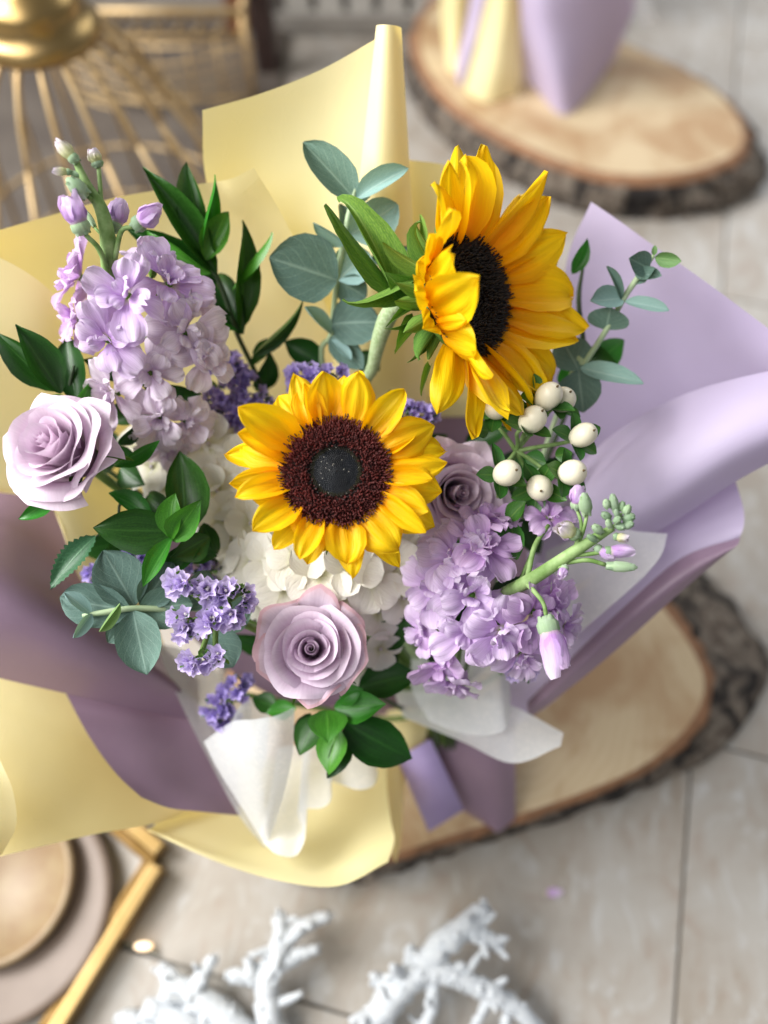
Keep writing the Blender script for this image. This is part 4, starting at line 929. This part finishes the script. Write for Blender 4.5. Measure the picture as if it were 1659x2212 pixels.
stock('lilac stock spike laid to the right with grey-green buds at its tip',
      [(1325,1140,.440),(1290,1160,.442),(1235,1195,.446),(1150,1250,.458),(1060,1300,.485),(1000,1350,.515)], FR,
      [((1268,1112,.446),(1260,1064,.440),38,'green'),((1245,1100,.448),(1248,1046,.442),42,'open'),((1248,1158,.444),(1205,1134,.438),46,'white'),((1330,1105,.438),(1322,1066,.434),26,'green'),((1342,1105,.438),(1345,1082,.436),22,'green'),((1345,1125,.437),(1372,1112,.434),30,'green'),((1318,1120,.438),(1300,1108,.435),24,'green'),((1330,1135,.436),(1352,1140,.432),24,'green'),((1300,1150,.438),(1280,1135,.434),26,'green'),((1325,1158,.438),(1358,1165,.434),28,'white'),((1300,1192,.442),(1372,1188,.438),36,'open'),((1308,1222,.442),(1378,1226,.438),32,'green'),((1222,1222,.440),(1210,1250,.436),28,'open'),((1178,1330,.450),(1212,1462,.440),74,'open'),((1335,1118,.436),(1330,1100,.432),18,'green'),((1350,1112,.436),(1360,1090,.433),24,'green'),((1312,1098,.437),(1308,1078,.434),22,'green'),((1328,1128,.434),(1340,1118,.430),22,'green'),((1345,1138,.435),(1370,1130,.432),24,'green'),((1318,1140,.436),(1312,1122,.432),20,'green'),((1290,1168,.439),(1268,1156,.436),20,'green'),((1284,1180,.443),(1330,1208,.440),30,'open')],
      [[(1268,1110,.446,1),(1262,1140,.446,1),(1246,1185,.446,1.2)],[(1246,1098,.448,1),(1256,1140,.448,1),(1240,1188,.448,1.2)],[(1248,1156,.444,1),(1245,1180,.445,1.2),(1225,1205,.447,1.3)],[(1180,1332,.450,1.2),(1172,1300,.450,1.2),(1140,1262,.458,1.6)],[(1308,1220,.442,1.2),(1270,1210,.443,1.3),(1225,1215,.448,1.4)],[(1300,1192,.442,1.2),(1280,1196,.443,1.2),(1240,1200,.446,1.3)],[(1185,1135,.470,1.3),(1155,1180,.462,1.5),(1140,1245,.459,1.6)],[(1222,1224,.440,.8),(1215,1225,.445,.9),(1190,1226,.452,1)],[(1325,1140,.438,1.2),(1338,1122,.437,1),(1342,1108,.437,.8)]],
      [M_STOCK, M_STOCKD], 33, [.0018, .0028, .0034, .0039, .0040, .0040])
# ---- hydrangea
HYM = []
for k in range(6):
    r_ = random.Random(k + 70); mb = MB()
    mb.petal(1, r_.uniform(1.0, 1.2), [(0, .25), (.2, .65), (.5, 1), (.75, .98), (.92, .65), (1, .25)], 8, 7, bend=r_.uniform(-.6, .1), b0=.2, cup=r_.uniform(.2, .6), ruf=.08, rf=1.6, seed=k + 9)
    HYM.append(mb.build('hydrangea_petal', M_HYD))
mb = MB(); mb.blob((0, 0, .06), .10, 8, 6); HYC = mb.build('floret_eye', M_BUDW)
def hydrangea(label, cen, R_, spots, seed):
    rr = random.Random(seed); c0 = P(*cen); t = thing('hydrangea', label, 'hydrangea', c0 + FW * .05)
    for x, y, d, s in spots:
        c = P(x, y, d); s_ = s * 1.14 * PX * d; n = ((c - c0).normalized() * .8 + tocam(c) * 1.0 + V((rr.uniform(-.3, .3), rr.uniform(-.3, .3), 0))).normalized()
        M = facing(c, n, camdir(rr.uniform(-1, 1), rr.uniform(-1, 1), .1)); fl = add('floret', HYC, t, M @ Matrix.Scale(s_, 4))
        for k in range(4):
            a = k * 1.5708 + rr.uniform(-.12, .12); e = rr.uniform(-.05, .3); o = V((math.cos(a), math.sin(a), 0))
            y_ = o * math.cos(e) + V((0, 0, math.sin(e))); z_ = V((0, 0, math.cos(e))) - o * math.sin(e); L = s_ * rr.uniform(.92, 1.1)
            add('petal', rr.choice(HYM), fl, M @ frame(o * s_ * .06 + V((0, 0, .02 * s_ * (k % 2))), y_, z_, rr.uniform(-.2, .2), L, L, L))
        stem(t, [c - n * s_ * .05, c - n * s_ * .5, c0 + FW * .05], .0009, M_STEMP, 'pedicel', 5, 3)
    stem(t, to_bind(c0 + FW * .05), .0035, M_STEM)
hydrangea('cream white hydrangea under the front sunflower', (690, 1235, .525), .06,
    [(690,1240,.490,66),(620,1270,.496,62),(755,1225,.492,60),(800,1250,.496,62),(850,1225,.503,58),(545,1215,.505,60),(520,1250,.512,52),(590,1215,.498,58),(640,1205,.49,58),(870,1290,.510,52),(815,1320,.508,52),(820,1400,.515,46),(570,1290,.512,50),(500,1190,.52,52),(740,1290,.50,55),(690,1290,.505,50),(865,1180,.515,48),(790,1440,.53,40)], 2)
hydrangea('cream white hydrangea in shade between the left rose and front sunflower', (480, 1070, .545), .05,
    [(500,1060,.515,58),(480,1120,.515,58),(450,960,.520,58),(440,1010,.518,52),(520,1000,.520,52),(540,1130,.515,50),(470,1060,.512,50),(330,1010,.530,54),(300,960,.54,46),(365,1060,.53,48),(510,940,.53,48),(420,1100,.53,48),(500,1170,.52,50)], 4)

# ---- statice
def stat_mesh(mt, k):
    r_ = random.Random(k + 300); mb = MB(); n = 20; rows = []
    for i in range(5):
        v = i / 4; row = []
        for j in range(n + 1):
            a = 2 * math.pi * j / n; lobe = 1 + (.22 * math.cos(5 * a) + .12 * nz(math.cos(a) * 2 + k, math.sin(a) * 2)) * v ** 2
            r = (.12 + .42 * v ** 1.3) * lobe
            row.append(V((r * math.cos(a), r * math.sin(a), v * .8 + .10 * nz(j * .9 + k, v * 3) * v)))
        rows.append(row)
    mb.grid(rows)
    return mb.build('statice_floret', mt)
SM = {M_STAT: [stat_mesh(M_STAT, k) for k in range(5)], M_STATD: [stat_mesh(M_STATD, k) for k in range(5)]}
mb = MB(); mb.blob((0, 0, .35), .12, 6, 4, (1, 1, 1.6)); 
SEY = mb.build('floret_eye', M_HYD)
def statice(label, cen, clumps, mt, seed, eyes=False, s0=15):
    rr = random.Random(seed); c0 = P(*cen); t = thing('statice', label, 'statice', c0 + FW * .02, 'statice sprigs in the bouquet')
    for (x, y, d, rx, ry, cnt, ddx, ddy) in clumps:
        root = P(x - ddx * 1.5, y + ddy * 1.5, d + .012)
        for k in range(cnt):
            a = rr.uniform(0, 6.283); q = math.sqrt(rr.random()); X = x + rx * q * math.cos(a); Y = y + ry * q * math.sin(a)
            c = P(X, Y, d + .006 * q * q + rr.uniform(-.003, .003)); n = camdir((X - x) / rx * .7 + ddx * .02, -(Y - y) / ry * .7 + ddy * .02, .8)
            s_ = s0 * PX * d * rr.uniform(1.5, 2.1); M = facing(c - n * s_ * .5, n, camdir(rr.uniform(-1, 1), rr.uniform(-1, 1), 0), s_)
            f = add('floret', rr.choice(SM[mt]), t, M)
            if eyes and rr.random() < .6: add('eye', SEY, f, M)
        stem(t, [P(x, y, d + .008), root, c0 + FW * .02], [.0014, .0015, .0018], M_STEM, 'branch', 6, 3)
    mb = MB()
    for (x, y, d, rx, ry, cnt, ddx, ddy) in clumps:     # green bracts that carry the florets
        for k in range(10):
            a = rr.uniform(0, 6.283); c = P(x + rx * .7 * math.cos(a), y + ry * .7 * math.sin(a), d + .009)
            mb.petal(.010, .0035, LP['ruscus'], 4, 2, cup=.4, T=frame(c, tocam(c) + V((rr.uniform(-.6, .6), rr.uniform(-.6, .6), 0)), UP))
    add('green_bracts', mb.build('green_bracts', M_SEPAL), t, kind='stuff')
    stem(t, to_bind(c0 + FW * .02), .0020, M_STEM)
statice('pale lilac statice sprig in full bloom over the eucalyptus', (450, 1330, .452), [(392,1262,.444,34,20,9,-6,5),(440,1275,.443,26,22,6,0,3),(485,1288,.444,30,24,8,3,4),(522,1282,.446,18,32,6,6,2),(400,1345,.443,26,36,10,-6,0),(455,1350,.442,32,22,8,0,0),(500,1325,.446,16,16,4,3,0),(428,1428,.445,32,18,8,-2,-5),(470,1418,.447,18,12,3,3,-4)], M_STAT, 5, True, 19)
statice('deep violet statice sprig beside the lilac stock florets', (510, 850, .545), [(490,800,.525,36,34,16,0,3),(530,840,.527,38,40,20,2,0),(470,860,.525,28,30,13,-3,0),(510,900,.525,42,26,18,0,-2),(560,880,.53,26,30,12,4,0)], M_STATD, 6, False, 13)
statice('violet statice dome behind the front sunflower petals', (690, 810, .535), [(660,812,.512,40,22,16,-2,3),(710,808,.512,38,22,16,2,3),(690,840,.515,60,22,16,0,0)], M_STATD, 7, False, 13)
statice('small violet statice tuft between the two sunflowers', (895, 895, .535), [(880,890,.515,30,22,12,-1,2),(915,900,.515,26,24,11,2,2),(890,920,.517,36,16,8,0,0)], M_STATD, 8, False, 12)
statice('violet statice peeping out under the dark leaves at the left', (270, 1225, .520), [(205,1240,.510,26,18,9,-3,0),(275,1205,.512,40,18,12,0,2),(330,1215,.514,26,18,8,2,0)], M_STATD, 9, False, 13)
statice('dim violet statice sprig beside the cream hydrangea', (430, 1225, .525), [(420,1215,.510,34,20,10,-2,0),(455,1240,.512,26,18,8,3,0)], M_STATD, 10, False, 12)
statice('dark violet statice sprig beside the tissue curl', (495, 1510, .555), [(470,1530,.532,30,30,14,-3,0),(510,1490,.532,30,34,14,3,2),(490,1560,.535,26,16,8,0,-2)], M_STATD, 11, False, 14)
statice('tiny blue statice tuft under the drooping stock florets', (1130, 1440, .525), [(1125,1450,.505,30,20,10,0,-2)], M_STAT, 12, False, 13)

# ---- eucalyptus
def euc(label, spine, leaves, rad=.0018, tail=True):
    q = [P(*p) for p in spine]; t = thing('eucalyptus_sprig', label, 'eucalyptus', q[-1], 'eucalyptus sprigs in the bouquet')
    pts = q + (to_bind(q[-1])[2:] if tail else [])
    stem(t, pts, [rad * .6] + [rad] * (len(pts) - 1), M_STEMP)
    for b, tt, wd, mt, roll in leaves: leaf(t, 'euc', b, tt, wd, mt, roll)
E, EP, EG = M_EUC, M_EUCP, M_EUCG
euc('blue-green eucalyptus sprig against the tall yellow paper',
    [(770,400,.495),(752,470,.500),(740,530,.505),(728,605,.512),(716,720,.525),(705,830,.545)],
    [((768,432,.497),(655,312,.492),88,E,.3),((772,428,.496),(880,362,.480),48,EP,-.5),((755,508,.502),(858,440,.500),95,EP,.35),((747,520,.503),(738,435,.508),46,E,.5),((742,530,.503),(678,475,.495),34,EP,-.4),((728,606,.510),(580,556,.498),150,E,.15),((730,604,.511),(800,545,.510),92,EP,-.3),((732,606,.512),(790,640,.52),70,E,.3),((716,700,.52),(822,690,.512),105,E,-.2),((715,722,.522),(646,668,.505),32,EP,.7),((716,735,.522),(760,775,.515),26,EP,-.6),((800,560,.52),(884,530,.51),36,E,.4),((716,720,.525),(790,800,.525),60,E,.2),((760,440,.50),(800,400,.505),30,EP,.3)])
euc('small-leaved eucalyptus sprig leaning over the lavender paper',
    [(1412,552,.492),(1385,590,.495),(1350,640,.500),(1310,712,.506),(1262,785,.514),(1225,835,.525)],
    [((1402,580,.493),(1350,555,.487),56,E,.2),((1400,590,.494),(1395,612,.490),60,E,.9),((1372,592,.495),(1430,596,.488),34,E,-.3),((1415,556,.492),(1476,560,.486),34,EG,.3),((1412,552,.492),(1415,530,.49),12,EG,.2),((1345,645,.500),(1268,660,.494),56,EP,.5),((1350,652,.499),(1446,668,.49),30,EP,-.5),((1340,648,.5),(1308,575,.492),18,E,.6),((1308,712,.506),(1322,660,.498),92,E,.2),((1255,795,.513),(1390,832,.498),46,EP,-.3),((1250,800,.514),(1262,892,.518),100,E,.2),((1250,800,.514),(1215,735,.52),90,E,.2),((1235,830,.52),(1205,860,.515),40,EP,.1)])
euc('broad-leaved eucalyptus sprig pointing left over the mauve paper',
    [(178,1330,.462),(230,1322,.464),(290,1314,.470),(370,1318,.480),(480,1330,.505)],
    [((290,1308,.472),(226,1190,.474),112,E,.1),((282,1318,.470),(124,1296,.466),96,E,-.15),((288,1320,.469),(318,1458,.468),100,E,.1),((305,1310,.474),(372,1215,.484),84,E,.2),((300,1318,.474),(415,1300,.482),96,E,.2),((300,1320,.473),(240,1385,.476),60,E,.3),((196,1326,.462),(138,1280,.457),32,EP,.5),((198,1326,.461),(155,1377,.456),30,EP,-.3),((214,1364,.460),(248,1288,.455),26,EG,.7),((455,1370,.48),(506,1440,.478),90,E,-.1),((470,1330,.485),(540,1320,.495),85,E,.2),((400,1318,.483),(450,1230,.492),70,E,.3)])

# ---- ruscus and other green leaves
D_, B_ = M_RUS, M_RUSB
def greens(label, spine, leaves, kind='ruscus', name='ruscus_sprig', cat='ruscus', rad=.0017, gr='ruscus sprigs in the bouquet'):
    q = [P(*p) for p in spine]; t = thing(name, label, cat, q[-1], gr)
    pts = q + to_bind(q[-1])[2:]; stem(t, pts, [rad * .5] + [rad] * (len(pts) - 1), M_STEMD)
    for b, tt, wd, mt, roll in leaves: leaf(t, kind, b, tt, wd, mt, roll)
    return t
greens('dark ruscus sprig rising between the stock spike and yellow paper',
    [(440,470,.505),(452,560,.512),(478,620,.517),(512,715,.525),(545,790,.545)],
    [((468,592,.513),(308,376,.505),78,D_,.25),((450,560,.515),(408,352,.512),58,D_,-.4),((438,548,.508),(440,374,.497),48,B_,.6),((445,562,.508),(488,452,.498),62,B_,-.3),((456,590,.508),(299,518,.494),46,B_,-.7),((478,612,.520),(276,498,.515),72,D_,.1),((520,712,.522),(516,476,.515),74,D_,.4),((502,625,.515),(563,484,.505),26,B_,1.0),((525,722,.524),(455,575,.525),84,D_,-.1),((500,682,.520),(418,676,.512),26,D_,.5),((512,716,.521),(425,690,.512),24,B_,.6),((545,770,.53),(650,640,.515),52,D_,.7),((700,792,.54),(618,728,.53),66,D_,.2),((545,790,.54),(600,720,.55),40,D_,-.3),((820,800,.545),(760,770,.55),60,D_,.3)])
greens('ruscus sprig behind the pale left-hand rose',
    [(160,790,.492),(150,850,.497),(165,920,.515),(210,1000,.54)],
    [((132,850,.487),(28,706,.476),88,D_,.3),((122,845,.492),(-4,718,.486),66,D_,-.3),((165,868,.494),(142,712,.49),88,D_,-.2),((150,865,.488),(92,862,.480),26,B_,.6),((168,880,.488),(200,830,.482),40,B_,.4),((258,960,.50),(304,898,.49),40,D_,.4),((246,1008,.485),(346,954,.474),30,B_,.8),((240,975,.505),(290,1000,.50),50,D_,.2),((120,1072,.478),(42,1126,.468),36,B_,-.3),((235,1065,.485),(335,1108,.478),40,B_,-.7),((260,1010,.52),(320,1050,.515),70,D_,.2)])
greens('dark glossy ruscus leaves left of the cream hydrangea',
    [(320,1120,.472),(375,1150,.480),(430,1175,.495),(500,1240,.53)],
    [((378,1148,.477),(200,1140,.466),104,D_,-.2),((398,1160,.485),(410,966,.482),100,D_,.3),((372,1168,.474),(424,1084,.456),70,B_,-.2),((372,1165,.473),(362,1070,.460),60,B_,-.8),((452,1160,.488),(362,1200,.478),72,D_,-.4),((372,1160,.474),(306,1266,.458),44,B_,.7),((432,1180,.485),(335,1238,.475),52,D_,.2),((390,1140,.49),(300,1060,.50),72,D_,-.2),((440,1130,.50),(470,1200,.505),60,D_,.3),((400,1180,.49),(470,1200,.495),60,D_,.2)])
greens('fresh green ruscus tip below the mauve rose',
    [(715,1560,.512),(735,1535,.515),(745,1510,.525),(770,1480,.55)],
    [((722,1528,.512),(834,1526,.495),74,B_,.2),((742,1555,.515),(888,1658,.505),112,D_,.2),((742,1575,.513),(716,1692,.505),62,D_,-.4),((728,1572,.509),(704,1672,.494),76,B_,.2),((706,1535,.508),(714,1592,.490),94,B_,-.2),((690,1545,.517),(650,1634,.513),74,D_,.3),((670,1540,.522),(640,1600,.52),60,D_,-.3),((775,1485,.522),(900,1450,.515),92,D_,-.2),((735,1515,.51),(775,1486,.50),50,B_,-.6),((808,1388,.52),(892,1330,.515),80,D_,.2),((600,1530,.535),(545,1510,.54),50,D_,.1),((640,1530,.53),(580,1545,.535),50,B_,.2)])
greens('few ruscus leaves behind the side-turned sunflower at its right',
    [(1262,560,.525),(1250,650,.53),(1260,760,.535),(1235,860,.55)],
    [((1236,592,.52),(1272,514,.51),42,B_,.3),((1275,790,.53),(1355,735,.52),70,B_,.1),((1255,770,.532),(1335,790,.522),60,D_,-.2),((1240,820,.53),(1215,790,.53),60,B_,.2)])
rl = greens('single serrated rose leaf over the mauve paper fold', [(206,1160,.475),(250,1130,.485),(330,1100,.51)], [], name='rose_leaf', cat='leaf', gr=None, rad=.0009)
leaf(rl, 'rose', (206, 1158, .474), (104, 1272, .462), 66, M_ROSEL, .5, name='blade')
rr = random.Random(77)
# shaded leaves deep between the flowers
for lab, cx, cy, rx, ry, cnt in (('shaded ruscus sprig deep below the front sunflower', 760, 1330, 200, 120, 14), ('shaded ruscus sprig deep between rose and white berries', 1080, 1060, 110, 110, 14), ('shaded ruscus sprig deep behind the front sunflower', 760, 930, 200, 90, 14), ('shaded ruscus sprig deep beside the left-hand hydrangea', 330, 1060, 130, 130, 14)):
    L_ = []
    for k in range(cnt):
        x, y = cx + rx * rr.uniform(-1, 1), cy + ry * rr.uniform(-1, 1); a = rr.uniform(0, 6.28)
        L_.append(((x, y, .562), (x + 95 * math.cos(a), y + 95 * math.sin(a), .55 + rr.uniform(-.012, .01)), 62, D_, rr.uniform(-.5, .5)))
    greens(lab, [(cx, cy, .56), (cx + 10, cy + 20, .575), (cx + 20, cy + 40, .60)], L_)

greens('ruscus leaves tucked between the florets of the tall stock spike', [(300, 800, .512), (330, 870, .525), (380, 960, .55)],
    [((300,800,.505),(470,690,.498),56,D_,.2),((280,820,.505),(180,780,.50),56,D_,.2),((330,870,.51),(440,850,.505),60,D_,-.2),((320,880,.512),(220,900,.505),60,D_,.1),((320,720,.50),(380,680,.495),50,D_,.3),((290,700,.498),(210,660,.492),50,D_,.3),((350,940,.52),(300,990,.515),50,D_,.2)])
greens('ruscus leaves tucked between the florets of the laid stock spike', [(1060, 1300, .505), (1030, 1360, .52), (1010, 1430, .55)],
    [((1060,1290,.495),(1140,1240,.49),56,D_,.2),((1040,1300,.498),(960,1240,.495),60,D_,.2),((1050,1330,.498),(1120,1400,.495),60,D_,-.2),((1020,1340,.50),(930,1320,.497),60,D_,.1),((1010,1370,.505),(960,1400,.502),56,D_,.1),((1060,1220,.495),(1010,1160,.49),50,D_,.2),((1150,1300,.495),(1230,1300,.495),50,D_,.2)])

# ---- white berries
def berry_mesh():
    mb = MB(); n = 20; rows = []
    for i in range(13):
        v = i / 12; a = math.pi * v; row = []
        for j in range(n):
            b = 2 * math.pi * j / n; r = math.sin(a) ** .9 * (1 - .10 * (1 - v) + .06 * math.cos(b * 2) * (1 - v)) * .98
            row.append(V((r * math.cos(b), r * math.sin(b), -math.cos(a) * 1.08)))
        rows.append(row)
    mb.grid(rows, wrap=True); mb2 = MB(); mb2.blob((0, 0, 1.08), .10, 6, 5, (1, 1, 1.1)); mb2.tube([(0, 0, 1.1), (.03, .02, 1.22)], .045, 5, 1)
    return mb.build('berry', M_BERRY), mb2.build('berry_tip', M_TIP)
BM, TM = berry_mesh()
hy = thing('hypericum_sprig', 'sprig of waxy white berries with small green leaves under the side-turned sunflower', 'berries', P(1110, 1120, .505))
rr = random.Random(9)
berries = [(1073,882,.468,28,(.0,.25,.8),(1065,915)),(1150,907,.462,31,(.45,.45,.75),(1128,935)),(1184,857,.466,33,(.35,.45,.75),(1160,890)),(1214,864,.475,29,(.35,.4,.8),(1190,900)),(1259,940,.466,30,(.45,.2,.8),(1238,965)),(1095,1022,.462,30,(.45,.15,.85),(1070,1030)),(1236,1021,.462,30,(.55,.1,.85),(1208,1030)),(1166,1054,.470,31,(-.1,-.2,.9),(1150,1060))]
node = (1115, 975, .487)
for x, y, d, r, nd, b in berries:
    n = camdir(*nd); c = P(x, y, d); s = r * PX * d; M = facing(c, n, camdir(rr.uniform(-1, 1), 1, 0), s) @ Matrix.Diagonal((rr.uniform(.93, 1.05), rr.uniform(.93, 1.05), rr.uniform(.95, 1.08), 1))
    o = add('berry', BM, hy, M); add('berry_tip', TM, o, M)
    base = c - n * s * .95
    for k in range(5):
        a = k * 1.2566 + rr.uniform(-.2, .2); u = n.orthogonal().normalized(); v = n.cross(u); dv = (u * math.cos(a) + v * math.sin(a))
        L = s * rr.uniform(1.8, 2.3)
        add('sepal', leaf_mesh('hyp', M_HYPL, k), hy, frame(base + dv * s * .15, dv + n * rr.uniform(-.15, .45), n, 0, s * rr.uniform(1.15, 1.45), L, L))
    stem(hy, [base, base - n * .006 + FW * .004, P(*node).lerp(base, .35) + FW * .004, P(*node)], [.0013, .0012, .0013, .0015], M_STEMS, 'twig', 6, 4)
stem(hy, [P(*node)] + [P(1100, 1010, .492), P(1060, 1120, .51)] + to_bind(P(1060, 1120, .51))[2:], .0017, M_STEMS)
for b, t_, wd in [((1105,1130,.482),(1118,1210,.472),56),((1095,1125,.48),(1140,1085,.475),46),((1055,930,.482),(1015,925,.472),40),((1135,985,.486),(1180,1000,.484),44),((1200,985,.48),(1240,975,.475),40),((1030,1150,.485),(1090,1130,.48),30)]:
    leaf(hy, 'hyp', b, t_, wd, M_HYPL, rr.uniform(-.4, .4))
